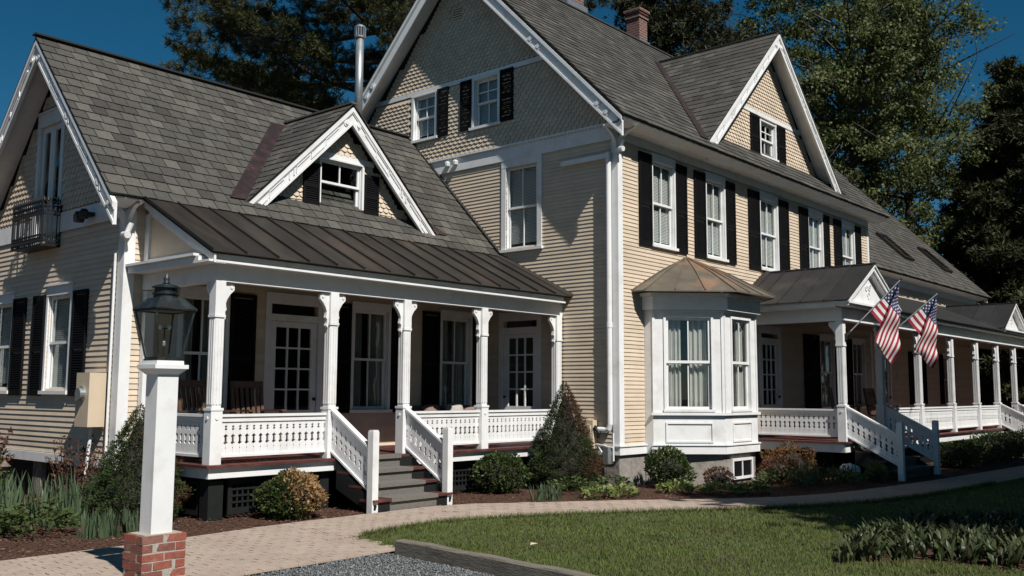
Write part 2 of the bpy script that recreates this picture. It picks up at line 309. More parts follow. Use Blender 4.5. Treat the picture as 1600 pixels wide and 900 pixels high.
def shingle_roof(o, eu, su, W, Ls, expo, width, keep=None, jit=0.012, pick=None, parent=None, restname='shingle_courses', thick=0.012, seed=3):
    """courses of separate shingles on a plane: o = eave corner, eu = unit along the eave, su = unit up the slope. PICK of them (nearest the camera) become objects"""
    r = random.Random(seed); o = Vector(o); eu = Vector(eu); su = Vector(su); n = eu.cross(su)
    if n.z < 0: n = -n
    items = []; k = 0; s = -0.02
    while s < Ls-0.03:
        x = -width*(0.5 if k % 2 else 0.0)-r.uniform(0, 0.05)
        top = min(s+expo*1.25, Ls)
        while x < W:
            ww = width*r.uniform(0.88, 1.12); a = max(x, 0); b = min(x+ww-0.013, W)
            if b-a > 0.03:
                cen = o+eu*((a+b)/2)+su*(s+expo/2)
                if keep is None or keep(cen): items.append((cen, a, b, s+r.uniform(-jit, jit), top, r.uniform(-.003, .003)))
            x += ww
        s += expo; k += 1
    def geo(mb, it):
        cen, a, b, s0, s1, dj = it; t0 = thick*2.0; t1 = thick*0.6
        q = lambda x, s, h: o+eu*x+su*s+n*h
        lean = r.uniform(-.004, .004)
        vs = [q(a, s0, 0), q(b, s0+lean, 0), q(b, s1, -.004), q(a, s1, -.004), q(a, s0, t0+dj), q(b, s0+lean, t0+dj), q(b, s1, t1), q(a, s1, t1)]
        mb.add(vs, [(4, 5, 6, 7), (0, 1, 5, 4), (1, 2, 6, 5), (3, 0, 4, 7)])
    if pick:
        cam0 = Vector((0, 0, 1.66)); items.sort(key=lambda i: (i[0]-cam0).length)
        for it in items[:pick]: mb = MB(); geo(mb, it); mb.build('shingle', 'slate', parent)
        items = items[pick:]
    mb = MB()
    for it in items: geo(mb, it)
    if items: mb.build(restname, 'slate', parent, kind='stuff')
def scales(pl, c, region, z0, z1, u0, u1, parent, expo=0.085, width=0.135, d=0.0, seed=1, holes=()):
    """rows of pointed (hexagonal) wood shingles clipped to REGION(u, z)"""
    mb = MB(); k = 0; z = z0
    while z < z1:
        u = u0-(width/2 if k % 2 else 0)
        while u < u1:
            m = u+width/2
            if region(m, z+expo*0.5) and not any(h[0]-.02 < m < h[1]+.02 and h[2]-.02 < z+expo/2 < h[3]+.02 for h in holes):
                a, b = u+.006, u+width-.006; q = width*0.30
                pts = [(a, z+expo*1.3), (a, z+expo*0.28), (a+q, z), (b-q, z), (b, z+expo*0.28), (b, z+expo*1.3)]
                dd = lambda zz: d+0.003+0.028*(1-(zz-z)/(expo*1.3))
                f = [P2(pl, c, uu, zz, dd(zz)) for uu, zz in pts]; g = [P2(pl, c, uu, zz, d-.002) for uu, zz in pts]
                mb.add(f+g, [(0, 1, 2, 3, 4, 5)]+[(i, i+6, i+7, i+1) for i in range(5)])
            u += width
        z += expo; k += 1
    return mb.build('scalloped_shingles', 'buff', parent, kind='stuff')
# ------------------------------------------------------------------ ground, paths (setting)
def structure(o): o['kind'] = 'structure'; return o
mb = MB(); mb.add([(-300, -300, -0.06), (400, -300, -0.06), (400, 400, -0.06), (-300, 400, -0.06)], [(0, 1, 2, 3)])
structure(mb.build('ground', 'earth', None, origin=(0, 0, -0.06)))
BED = [(-6, 10.05), (4, 10.05), (6, 10.06), (7.2, 10.24), (8.85, 10.22), (10.35, 10.2), (11.13, 9.66), (12.83, 8.48), (14.24, 7.26), (15.6, 6.68), (18, 6.33), (21, 6.1), (25.3, 5.89), (36, 5.5)]
LAWN = [(-6, 8.75), (4, 8.75), (6, 8.72), (7.43, 8.77), (8.19, 8.92), (9.13, 8.95), (10.4, 8.38), (11.6, 7.6), (12.8, 6.76), (13.9, 6.14), (15.6, 5.5), (18.2, 5.24), (22, 5.05), (36, 4.6)]
def resample(pl, n):
    p = np.array(pl, float)
    for _ in range(2):   # corner cutting
        q = [p[0]]
        for a, b in zip(p[:-1], p[1:]): q += [a*.75+b*.25, a*.25+b*.75]
        q.append(p[-1]); p = np.array(q)
    d = np.concatenate([[0], np.cumsum(np.hypot(*np.diff(p, axis=0).T))]); t = np.linspace(0, d[-1], n)
    return np.stack([np.interp(t, d, p[:, 0]), np.interp(t, d, p[:, 1])], 1)
NR = 240
bed = resample(BED, NR); lawn_e = resample(LAWN, NR)
def sheet(name, m, poly, z, parent=None):
    mb = MB(); mb.add([(x, y, z) for x, y in poly], [tuple(range(len(poly)))]); return structure(mb.build(name, m, parent, origin=(poly[0][0], poly[0][1], z)))
sheet('flower_bed', 'soil', [tuple(p) for p in bed]+[(36, 22), (-6, 30)], -0.012)
sheet('lawn', 'lawn', [(7.1, 8.74)]+[tuple(p) for p in lawn_e if p[0] > 7.2]+[(36, -14), (7.0, -14)], -0.008)
sheet('gravel_drive', 'gravel', [(-14, -14), (7.02, -14), (7.02, 7.72), (-14, 7.72)], -0.02)
structure_walk = sheet('walkway', 'sand', [tuple(p) for p in bed]+[tuple(p) for p in lawn_e[::-1]], -0.002)
mb = MB(); mb.add([(-6, 7.70, -0.0045), (7.2, 7.70, -0.0045), (7.45, 8.8, -0.0045), (-6, 8.8, -0.0045)], [(0, 1, 2, 3)]); mb.build('joint_bed', 'sand', structure_walk)
# pavers: rows following the path, and a straight-laid apron by the drive
pv = []
L = np.concatenate([[0], np.cumsum(np.hypot(*np.diff((bed+lawn_e)/2, axis=0).T))])
def path_pt(s, f):
    b = np.array([np.interp(s, L, bed[:, 0]), np.interp(s, L, bed[:, 1])]); l = np.array([np.interp(s, L, lawn_e[:, 0]), np.interp(s, L, lawn_e[:, 1])]); return b*(1-f)+l*f
nrow = 12; s0 = 0.0; row = 0
s_start = 6.5
k = 0; s = s_start
while s < min(L[-1], 33):
    for j in range(nrow):
        if s > 24 and False: break
        off = 0.1 if j % 2 else 0.0; a, b = s+off, s+off+0.2; f0, f1 = j/nrow, (j+1)/nrow; g = RND.uniform(.003, .006)
        P = [path_pt(a+g, f0+g/1.25), path_pt(a+g, f1-g/1.25), path_pt(b-g, f1-g/1.25), path_pt(b-g, f0+g/1.25)]
        pv.append(P)
    s += 0.2
y = 7.72; j = 0
while y < 8.68:
    x = -1.0+(0.1 if j % 2 else 0)
    while x < 7.3:
        xm_ = x+.1
        if xm_ < 7.0+(y-7.7)*0.2+0.1: pv.append([np.array(q) for q in ((x+.003, y+.003), (x+.197, y+.003), (x+.197, y+.097), (x+.003, y+.097))])
        x += 0.2
    y += 0.1; j += 1
def paver_geo(mb, P):
    z = RND.uniform(.009, .014); t = [z+RND.uniform(-.0012, .0012) for _ in range(4)]
    a = [(p[0], p[1], -.006) for p in P]; b = [(p[0], p[1], t[i]) for i, p in enumerate(P)]
    mb.add(a+b, [(4, 5, 6, 7), (0, 1, 5, 4), (1, 2, 6, 5), (2, 3, 7, 6), (3, 0, 4, 7)])
LPX0, LPX1, LPY0, LPY1 = 4.165, 4.575, 7.67, 8.0      # the brick pier of the lamp post stands here
def inview(c):
    a = math.degrees(math.atan2(c[1], c[0])); return 12 < a < 69.5 and math.hypot(c[0], c[1]) > 7.2
pv = [P for P in pv if not (LPX0-.05 < np.mean([q[0] for q in P]) < LPX1+.05 and LPY0-.05 < np.mean([q[1] for q in P]) < LPY1+.05)]
pv.sort(key=lambda P: (0 if inview(np.mean(P, 0)) else 1, math.hypot(*np.mean(P, 0))))
for P in pv[:300]: mb = MB(); paver_geo(mb, P); mb.build('paver', 'paver', structure_walk)
mb = MB()
for P in pv[300:]: paver_geo(mb, P)
mb.build('pavers', 'paver', structure_walk, kind='stuff')

# ------------------------------------------------------------------ the house
H = thing('clapboard_house', (14.45, 9.95, 0), 'buff clapboard house with white trim, grey shingle roofs, porches and black shutters', 'house')
XM, YM = 14.45, 9.95
def part(mb, name, m, parent=None, **k): return mb.build(name, m, parent or H, **k)
def window(pl, c, u0, u1, z0, z1, up=(2, 1), lo=(2, 1), cw=0.10, head=0.13, zm=None, inside='blind', sill=True, proud=0.03, fr=0.042, parent=None, cap=True, name='window', casing=True):
    zm = zm or (z0+z1)/2
    mb = MB(); ub = (u0, u1)
    if casing:
        pbox(mb, pl, c, u0-cw, u0, z0, z1, -.002, proud); pbox(mb, pl, c, u1, u1+cw, z0, z1, -.002, proud)
        pbox(mb, pl, c, u0-cw, u1+cw, z1, z1+head, -.002, proud+.003)
        if cap: pbox(mb, pl, c, u0-cw-.03, u1+cw+.03, z1+head, z1+head+.03, -.002, proud+.035)
    if sill: pbox(mb, pl, c, u0-cw-.03, u1+cw+.03, z0-.055, z0, -.002, proud+.04)
    for a, b in ((u0, u0+.014), (u1-.014, u1)): pbox(mb, pl, c, a, b, z0, z1, -.12, -.003)
    pbox(mb, pl, c, u0+.014, u1-.014, z1-.014, z1, -.12, -.003); pbox(mb, pl, c, u0+.014, u1-.014, z0, z0+.014, -.12, -.003)
    W = part(mb, name, 'white', parent)
    a, b = u0+.015, u1-.015
    for (za, zb, d, (nx, ny)) in ((zm-.02, z1-.015, -.022, up), (z0+.015, zm+.02, -.056, lo)):
        mb = MB(); t = .03
        pbox(mb, pl, c, a, a+fr, za, zb, d-t, d); pbox(mb, pl, c, b-fr, b, za, zb, d-t, d)
        pbox(mb, pl, c, a+fr, b-fr, za, za+fr, d-t, d); pbox(mb, pl, c, a+fr, b-fr, zb-fr, zb, d-t, d)
        for i in range(1, nx): u = a+fr+(b-a-2*fr)*i/nx; pbox(mb, pl, c, u-.011, u+.011, za+fr, zb-fr, d-t+.004, d-.003)
        for i in range(1, ny): z = za+fr+(zb-za-2*fr)*i/ny; pbox(mb, pl, c, a+fr, b-fr, z-.011, z+.011, d-t+.005, d-.004)
        s_ = part(mb, 'sash', 'white', W)
        mb = MB(); pbox(mb, pl, c, a+fr-.004, b-fr+.004, za+fr-.004, zb-fr+.004, d-t*.6-.003, d-t*.6); part(mb, 'pane', 'glass', W)
    if inside == 'blind':
        mb = MB(); z = z0+.05+RND.uniform(0, .1)
        while z < z1-.03:
            p = lambda u, zz, d: P2(pl, c, u, zz, d)
            mb.add([p(a, z, -.100), p(b, z, -.100), p(b, z+.027, -.110), p(a, z+.027, -.110)], [(0, 1, 2, 3)]); z += .03
        part(mb, 'blind', 'blind', W)
    if inside == 'curtain':
        for sd in (0, 1):
            mb = MB(); n = 40; q = []
            wd = (b-a)*(.40 if sd == 0 else .46)
            for i in range(n+1):
                f = i/n; u = (a+f*wd) if sd == 0 else (b-wd+f*wd); q.append((u, -.15+.028*math.sin(f*31+sd)+.012*math.sin(f*67)))
            vs = [P2(pl, c, u, z0+.02, d) for u, d in q]+[P2(pl, c, u, z1-.02, d) for u, d in q]
            mb.add(vs, [(i, i+1, n+2+i, n+1+i) for i in range(n)]); part(mb, 'curtain', 'shadedcurtain', W, smooth=True)
    return W
def shutter(pl, c, u0, u1, z0, z1, parent=None):
    mb = MB(); p = lambda u, z, d: P2(pl, c, u, z, d); s = .045
    pbox(mb, pl, c, u0, u0+s, z0, z1, .014, .050); pbox(mb, pl, c, u1-s, u1, z0, z1, .014, .050)
    zm = z0+(z1-z0)*.46
    for a, b in ((z0, z0+.08), (zm-.035, zm+.035), (z1-.06, z1)): pbox(mb, pl, c, u0+s, u1-s, a, b, .015, .047)
    for lo, hi in ((z0+.08, zm-.035), (zm+.035, z1-.06)):
        z = lo+.004
        while z < hi-.03:
            mb.hexa([p(u0+s, z, .038), p(u1-s, z, .038), p(u1-s, z+.006, .044), p(u0+s, z+.006, .044), p(u0+s, z+.032, .018), p(u1-s, z+.032, .018), p(u1-s, z+.038, .022), p(u0+s, z+.038, .022)]); z += .038
    mb.mi = 0; return part(mb, 'shutter', 'black', parent)
def french_door(pl, c, u0, u1, gz0, gz1, tz0, tz1, zf=.71, cols=3, rows=4, top=2.82, cw=.11):
    """door leaf with COLS x ROWS panes, a transom over it and a white casing"""
    mb = MB()
    pbox(mb, pl, c, u0-cw, u0, zf, tz1+.06, -.002, .03); pbox(mb, pl, c, u1, u1+cw, zf, tz1+.06, -.002, .03)
    pbox(mb, pl, c, u0-cw, u1+cw, tz1+.06, tz1+.18, -.002, .033); pbox(mb, pl, c, u0, u1, top, tz0, -.05, .02)
    pbox(mb, pl, c, u0, u1, tz1, tz1+.06, -.05, .02)
    D = part(mb, 'door_frame', 'white')
    mb = MB(); g0, g1 = u0+.12, u1-.12
    pbox(mb, pl, c, u0+.005, g0, zf+.01, top-.005, -.045, -.005); pbox(mb, pl, c, g1, u1-.005, zf+.01, top-.005, -.045, -.005)
    pbox(mb, pl, c, g0, g1, zf+.01, gz0, -.045, -.006); pbox(mb, pl, c, g0, g1, gz1, top-.005, -.045, -.006)
    for i in range(1, cols): u = g0+(g1-g0)*i/cols; pbox(mb, pl, c, u-.014, u+.014, gz0, gz1, -.04, -.008)
    for i in range(1, rows): z = gz0+(gz1-gz0)*i/rows; pbox(mb, pl, c, g0, g1, z-.014, z+.014, -.039, -.009)
    part(mb, 'door', 'white', D)
    mb = MB(); pbox(mb, pl, c, g0, g1, gz0, gz1, -.03, -.027); part(mb, 'pane', 'glass', D)
    mb = MB(); pbox(mb, pl, c, u0+.05, u1-.05, tz0, tz1, -.03, -.027); part(mb, 'transom_pane', 'glass', D)
    mb = MB(); mb.lathe(P2(pl, c, u1-.06, gz0+.18, .035), [(.005, -.03), (.03, -.02), (.03, .02), (.005, .03)], 10); part(mb, 'door_knob', 'iron', D)
    return D
def gable_sheet(pl, c, ua, za, slope, z0, u0, u1, holes, name='gable_wall'):
    mb = MB(); z = z0; st = .12
    while z < za-.15:
        hw = (za-z-st)/slope; a = max(u0, ua-hw); b = min(u1, ua+hw); segs = [(a, b)]
        for h in holes:
            if h[2]-.02 < z+st/2 < h[3]+.02:
                ns = []
                for x, y in segs:
                    if h[0] > x: ns.append((x, min(h[0], y)))
                    if h[1] < y: ns.append((max(h[1], x), y))
                segs = ns
        for a, b in segs:
            if b-a > .01: pbox(mb, pl, c, a, b, z, z+st, -.09, -.004)
        z += st
    return part(mb, name, 'buff')
def rake(pl, c, ua, za, hw, slope, ov, depth=.33, thick=.04, accents=True, roofm='slate', lengths=(1, 1), trim=.0):
    """two bargeboards under the roof edge; c = plane of the wall, ov = overhang; (ua, za) = apex of the roof edge"""
    for sgn in (-1, 1):
        q = lambda t, dz, d: P2(pl, c, ua+sgn*t, za-slope*t-dz, d)
        h1 = hw*lengths[0 if sgn < 0 else 1]; k = math.sqrt(1+slope*slope)
        e0 = .05*k; dp = depth*k
        mb = MB()
        def strip(mb, t0, t1, a, b, d0, d1):
            mb.hexa([q(t0, b, d0), q(t1, b, d0), q(t1, b, d1), q(t0, b, d1), q(t0, a, d0), q(t1, a, d0), q(t1, a, d1), q(t0, a, d1)])
        strip(mb, 0.0, h1, e0, dp, ov-thick, ov)
        B = part(mb, 'bargeboard', 'white')
        mb = MB(); strip(mb, 0.0, h1, e0-.004, e0+.055*k, ov+.001, ov+.032); strip(mb, 0.0, h1, e0+.055*k, e0+.075*k, ov+.001, ov+.018)
        part(mb, 'crown_moulding', 'white', B)
        mb = MB(); strip(mb, 0.0, h1, dp-.035*k, dp+.006, ov+.001, ov+.016); part(mb, 'bead', 'white', B)
        if accents == 'rosettes':
            mid = (e0+dp)/2+.02
            for t0 in (h1-.55, h1*.52, .35):
                for tt in (t0, t0+.20):
                    cpt = Vector(q(tt, mid+.015, ov+.001)); nn = Vector(q(tt, mid, ov+.1))-Vector(q(tt, mid, ov)); nn.normalize()
                    mb = MB(); mb.tube([cpt, cpt+nn*.010], .085, 16); mb.tube([cpt+nn*.010, cpt+nn*.02], .045, 12); part(mb, 'rosette', 'white', B)
        elif accents:
            mb = MB(); t = .30; i = 0; mid = (e0+dp)/2+.02
            while t < h1-.35:
                if i % 4 == 3:
                    for dt in (0, .09): strip(mb, t+dt, t+dt+.03, mid-.05, mid+.055, ov+.001, ov+.022)
                    t += .22
                else:
                    strip(mb, t, t+.26, mid+.045*(1 if i % 2 else -1)-.013, mid+.045*(1 if i % 2 else -1)+.013, ov+.001, ov+.017)
                    strip(mb, t+.26, t+.275, mid-.058, mid+.058, ov+.001, ov+.018); t += .30
                i += 1
            for tt in (.13, h1-.17):
                cpt = Vector(q(tt, mid, ov+.001)); nn = Vector(q(tt, mid, ov+.1))-cpt; nn.normalize()
                mb.tube([cpt, cpt+nn*.014], .065, 14); mb.tube([cpt+nn*.014, cpt+nn*.03], .035, 12)
            part(mb, 'carved_ornament', 'white', B)
        # sloping soffit board between bargeboard and wall
        h2 = h1-.42; mb = MB(); mb.hexa([q(.0, e0+.10, .0), q(h2, e0+.10, .0), q(h2, e0+.10, ov-thick), q(.0, e0+.10, ov-thick), q(.0, e0+.06, .0), q(h2, e0+.06, .0), q(h2, e0+.06, ov-thick), q(.0, e0+.06, ov-thick)])
        part(mb, 'rake_soffit', 'white', B)
def bracket(parent, p, du, dz=.42, w=.06, reach=.40):
    """curved wooden bracket: rises against a corner and flares out along DU to the eave"""
    p = Vector(p); du = Vector(du); side = Vector((-du.y, du.x, 0)); mb = MB(); n = 10; pts = []
    for i in range(n+1): a = i/n*math.pi/2; pts.append((reach*(1-math.cos(a)), -dz+dz*math.sin(a)))
    inner = [(r-.075*(1-abs(2*i/n-1)*.3)-.02, z+.03) for i, (r, z) in enumerate(pts)]
    for i in range(n):
        A, B_, C_, D_ = pts[i], pts[i+1], inner[i+1], inner[i]
        f = lambda t, s: p+du*t[0]+Vector((0, 0, t[1]))+side*s
        mb.hexa([f(A, -w/2), f(B_, -w/2), f(C_, -w/2), f(D_, -w/2), f(A, w/2), f(B_, w/2), f(C_, w/2), f(D_, w/2)])
    return part(mb, 'eave_bracket', 'white', parent)

# ---- main block -------------------------------------------------------------
MRY, MRZ, MEZ, MS = 14.03, 11.24, 6.68, 1.01          # ridge y, ridge z, eave z (at y = 9.5), slope
LW = [(15.62, 16.40), (17.70, 18.46), (20.17, 21.03), (22.80, 23.62), (24.90, 25.73)]   # first-floor windows
LZ0, LZ1 = 4.53, 6.17
lw_h = [(a, b, LZ0, LZ1) for a, b in LW]
BAYH = (15.36, 18.36, .72, 3.42)
pd1 = (20.05, 20.95); pw = [(23.3, 24.1)]
long_h = lw_h+[BAYH, (pd1[0], pd1[1], .71, 3.06), (23.3, 24.1, 1.35, 3.06), (25.4, 26.2, 1.35, 3.06)]
WG = (11.86, 12.68, 4.53, 6.22); D2 = (11.86, 12.74, .71, 3.10)
mb = MB(); wall_sheet(mb, 'y', YM, XM, 26.8, .55, 6.60, long_h); WL = part(mb, 'wall', 'buff')
mb = MB(); wall_sheet(mb, 'x', XM, YM+.1, 18.1, .55, 6.60, [WG, D2]); WGm = part(mb, 'wall', 'buff')
mb = MB(); mb.box(XM, 26.8, 18.0, 18.1, .55, 6.6); mb.box(26.7, 26.8, YM+.1, 18.0, .55, 6.6)
mb.prism([(26.75, YM, 6.6), (26.75, 18.1, 6.6), (26.75, MRY, 10.9)], (.05, 0, 0)); part(mb, 'wall', 'buff')
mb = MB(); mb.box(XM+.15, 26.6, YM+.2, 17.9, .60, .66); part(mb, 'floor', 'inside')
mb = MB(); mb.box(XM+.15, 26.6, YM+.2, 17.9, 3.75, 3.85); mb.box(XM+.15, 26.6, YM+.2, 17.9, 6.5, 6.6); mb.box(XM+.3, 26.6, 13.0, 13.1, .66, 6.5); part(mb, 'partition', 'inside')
E_ = 0.0740
nojoin = MB()
def gy1(z):   # where the side wing and its porch roof cover the gable wall
    if z < 3.42: return 11.45
    if z < 4.43: return 11.0+(z-3.42)/.5+.1
    return min(12.84+(z-4.43)/1.054+.12, 18.1)
clapboards('x', XM, YM+.02, gy1, .71, 6.37, E_, [WG], WGm)
clapboards('x', XM, 11.451, 13.2, .71, 3.36, E_, [(D2[0]-.11, D2[1]+.11, .71, 3.3)], None, rest=nojoin)
clapboards('y', YM, XM+.13, 15.275, .71, 3.58, E_, [], WL)
clapboards('y', YM, XM+.13, 22.1, 3.59, 6.36, E_, [(a-.40, b+.42, z0-.02, z1+.02) for a, b, z0, z1 in lw_h]+[(15.3, 18.4, 3, 3.8)], WL)
clapboards('y', YM, 22.101, 26.72, 3.59, 6.36, E_, lw_h, None, rest=nojoin)
clapboards('y', YM, XM+.13, 22.1, LZ0-.02, LZ1+.02, E_, [(a-.02, b+.02, z0-1, z1+1) for a, b, z0, z1 in lw_h]+[(XM, 15.1, 0, 9), (16.87, 17.19, 0, 9), (18.94, 19.55, 0, 9), (21.6, 22.2, 0, 9)], None, rest=nojoin)
clapboards('y', YM, 18.4, 26.72, .71, 3.58, E_, [(h[0]-.05, h[1]+.05, h[2], h[3]) for h in long_h], None, rest=nojoin)
# gable of the main block
GH = [(14.74, 15.42, 7.24, 8.24), (12.90, 13.57, 7.22, 8.24)]
gable_sheet('x', XM, MRY, MRZ-.35, MS, 6.6, YM, 18.1, GH)
reg = lambda u, z: z < MRZ-.40-MS*abs(u-MRY)
WGs = scales('x', XM, lambda u, z: reg(u, z) and z < 8.27, 6.70, 8.30, 9.9, 18.0, None or WGm, d=.035, holes=[(a-.10, b+.10, c-.08, d) for a, b, c, d in GH])
scales('x', XM, lambda u, z: reg(u, z) and not (13.95 < u < 14.30 and 9.66 < z < 10.08), 8.385, 10.9, 9.9, 18.0, WGm, d=.012, seed=4)
mb = MB(); pbox(mb, 'x', XM, YM-.02, 17.0, 6.37, 6.66, -.002, .040); pbox(mb, 'x', XM, YM-.05, 17.0, 6.66, 6.70, -.002, .075); FZ = part(mb, 'frieze_board', 'white')
mb = MB(); u = YM
while u < 16.2: pbox(mb, 'x', XM, u, u+.05, 6.630, 6.66, .041, .056); u += .085
part(mb, 'dentil_course', 'white', FZ, kind='stuff')
mb = MB(); pbox(mb, 'x', XM, 11.2, 16.9, 8.275, 8.375, -.002, .055); part(mb, 'band_board', 'white')
mb = MB(); pbox(mb, 'x', XM, 13.97, 14.28, 9.68, 10.05, .0, .025); VT = part(mb, 'gable_vent', 'buff')
mb = MB()
for i in range(6): pbox(mb, 'x', XM, 14.0, 14.25, 9.705+i*.055, 9.735+i*.055, .026, .04)
part(mb, 'vent_slats', 'buff', VT)
mb = MB(); pbox(mb, 'x', XM, 13.995, 14.255, 9.70, 10.03, .0251, .0265); part(mb, 'vent_opening', 'black', VT)
for a, b, c_, d_ in GH: window('x', XM, a, b, c_, d_, up=(2, 2), lo=(2, 1), cw=.075, head=.03, inside='blind', proud=.06, cap=False)
shutter('x', XM-.03, 14.32, 14.66, 7.2, 8.28); shutter('x', XM-.03, 13.63, 13.96, 7.2, 8.29); shutter('x', XM-.03, 12.46, 12.82, 7.2, 8.30)
window('x', XM, *WG, up=(2, 1), lo=(2, 1), cw=.12, head=.15, inside='blind', cap=False)
rake('x', XM, MRY, MRZ, 4.50, MS, .45, depth=.30, accents='rosettes')
# long wall windows and shutters
for (a, b) in LW: window('y', YM, a, b, LZ0, LZ1, up=(2, 1), lo=(2, 1), cw=.05, head=.16, inside='blind', cap=False)
for a, b in ((15.12, 15.56), (16.46, 16.87), (17.18, 17.63), (18.52, 18.93), (19.56, 20.10), (21.10, 21.62), (22.24, 22.74), (23.68, 24.05), (24.36, 24.85), (25.78, 26.2)): shutter('y', YM, a, b, 4.46, 6.27)
mb = MB(); mb.box(XM+.1, 26.8, YM-.03, YM+.002, 6.36, 6.52); part(mb, 'frieze_board', 'white')
# eave: soffit, fascia, gutter
mb = MB(); mb.hexa([(14.0, 9.62, 6.53), (27.2, 9.62, 6.53), (27.2, YM, 6.515), (14.0, YM, 6.515), (14.0, 9.62, 6.56), (27.2, 9.62, 6.56), (27.2, YM, 6.545), (14.0, YM, 6.545)]); part(mb, 'soffit', 'white')
mb = MB(); mb.hexa([(14.0, 9.50, 6.600), (27.2, 9.50, 6.600), (27.2, 9.63, 6.529), (14.0, 9.63, 6.529), (14.0, 9.50, 6.622), (27.2, 9.50, 6.622), (27.2, 9.63, 6.70), (14.0, 9.63, 6.70)]); part(mb, 'fascia', 'white')
# corner boards
mb = MB(); mb.box(XM-.022, XM+.13, YM-.022, YM+.003, .71, 6.36); mb.box(XM-.0225, XM+.003, YM+.0035, YM+.12, .71, 6.36); part(mb, 'corner_board', 'white')
mb = MB(); mb.box(26.70, 26.82, YM-.024, YM+.1, .71, 6.36); part(mb, 'corner_board', 'white')
bracket(None, (XM-.02, YM+.02, 6.52), (-1, 0, 0)); bracket(None, (XM+.02, YM-.02, 6.51), (0, -1, 0))
# water table and foundation
mb = MB(); mb.box(XM-.035, 15.3, YM-.035, YM+.003, .555, .70); mb.box(XM-.035, XM+.003, YM+.0035, 11.2, .555, .70); mb.box(XM-.055, 15.3, YM-.055, YM+.003, .701, .725); mb.box(XM-.055, XM+.003, YM+.0035, 11.2, .701, .725); part(mb, 'water_table', 'white')
mb = MB(); mb.box(XM+.02, 26.8, YM+.02, YM+.3, -.1, .555); mb.box(XM+.021, XM+.3, YM+.31, 18.1, -.1, .554); part(mb, 'foundation', 'stone')
# roof of the main block
k_ = math.sqrt(1+MS*MS)
def slab(name, pts, th, m, parent=None):
    a = Vector(pts[1])-Vector(pts[0]); b = Vector(pts[2])-Vector(pts[0]); n = a.cross(b).normalized()
    if n.z < 0: n = -n
    mb = MB(); mb.prism([Vector(p)-n*.002 for p in pts], -n*th); return part(mb, name, m, parent)
RM = slab('roof', [(13.99, 9.47, MEZ-.03), (27.22, 9.47, MEZ-.03), (27.22, MRY, MRZ), (13.99, MRY, MRZ)], .06, 'deck')
slab('roof', [(13.99, 18.6, MEZ-.03), (27.22, 18.6, MEZ-.03), (27.22, MRY, MRZ), (13.99, MRY, MRZ)], .06, 'slate')
shingle_roof((13.97, 9.47, MEZ-.03), (1, 0, 0), (0, 1/k_, MS/k_), 13.26, 4.57*k_, .20, .26, parent=RM, seed=5)
mb = MB(); mb.bar((13.97, MRY, MRZ+.012), (27.2, MRY, MRZ+.012), .16, .03); part(mb, 'ridge_cap', 'slate')
# ---- roof dormer of the long side
def dormer(ux, za, hw, slope, yb, yw, roof0, roofs, wz, wu, sh, band, seed, expo, width, flash):
    """gabled dormer: ux = centre x, yb = plane of the bargeboards, yw = wall; roof0 = (y, z) of the eave of the roof it sits on"""
    ym_ = lambda z: roof0[0]+(z-roof0[1])/roofs
    rake('y', yw, ux, za, hw, slope, yw-yb, depth=.27)
    zb = za-slope*hw; kk = math.sqrt(1+slope*slope)
    D = None
    for sgn in (-1, 1):
        tri = [(ux, yb, za), (ux+sgn*hw, yb, zb), (ux+sgn*hw, ym_(zb)+.05, zb), (ux, ym_(za)+.05, za)]
        D = slab('dormer_roof', tri, .05, 'deck')
        shingle_roof((ux+sgn*hw, yb-.03, zb), (0, 1, 0), (-sgn/kk, 0, slope/kk), ym_(za)-yb+.2, hw*kk, expo, width, parent=D, seed=seed+sgn,
                     keep=lambda c: c.y < ym_(c.z)+.12)
    mb = MB(); mb.bar((ux, yb-.04, za+.012), (ux, ym_(za)+.05, za+.012), .13, .03); part(mb, 'ridge_cap', 'slate')
    # flashing in the valleys
    for sgn in (-1, 1):
        z1 = za-.10; z0 = zb+.02; n = 6; pts = []
        e = Vector((sgn, 0, 0)); nrm = Vector((0, -roofs, 1)).normalized()
        lo = Vector((ux+sgn*(za-z0)/slope, ym_(z0), z0)); hi = Vector((ux+sgn*(za-z1)/slope, ym_(z1), z1))
        wv = flash; a0 = lo-e*.05+nrm*.034; a1 = lo+e*wv+nrm*.034; b1 = hi+e*wv+nrm*.034; b0 = hi-e*.05+nrm*.034
        mb = MB(); mb.prism([a0, a1, b1, b0], nrm*.004); part(mb, 'valley_flashing', 'redcopper')
    holes = [(wu[0], wu[1], wz[0], wz[1])]
    gw = gable_sheet('y', yw, ux, za-.30, slope, zb-.1, ux-hw, ux+hw, holes)
    rg = lambda u, z: z < za-.33-slope*abs(u-ux)
    scales('y', yw, lambda u, z: rg(u, z) and z < band-.02, wz[0]-.1, band, ux-hw, ux+hw, gw, d=.008, holes=[(wu[0]-.07, wu[1]+.07, wz[0]-.05, wz[1]+.05)])
    scales('y', yw, lambda u, z: rg(u, z), band+.09, za, ux-hw, ux+hw, gw, d=.008, seed=9)
    bw = (za-.30-band)/slope
    mb = MB(); pbox(mb, 'y', yw, ux-bw, ux+bw, band, band+.10, -.002, .035); part(mb, 'band_board', 'white')
    for a, b, c_, d_ in sh: shutter('y', yw-.02, a, b, c_, d_)
dormer(20.92, 10.28, 3.52, .965, 9.72, 10.10, (9.5, MEZ), MS, (7.26, 8.10), (20.58, 21.32), [(20.02, 20.46, 7.20, 8.16), (21.42, 21.84, 7.22, 8.17)], 8.20, 21, .21, .26, .30)
window('y', 10.10, 20.58, 21.32, 7.28, 8.10, up=(2, 2), lo=(2, 1), cw=.07, head=.03, inside=None, proud=.04, cap=False)
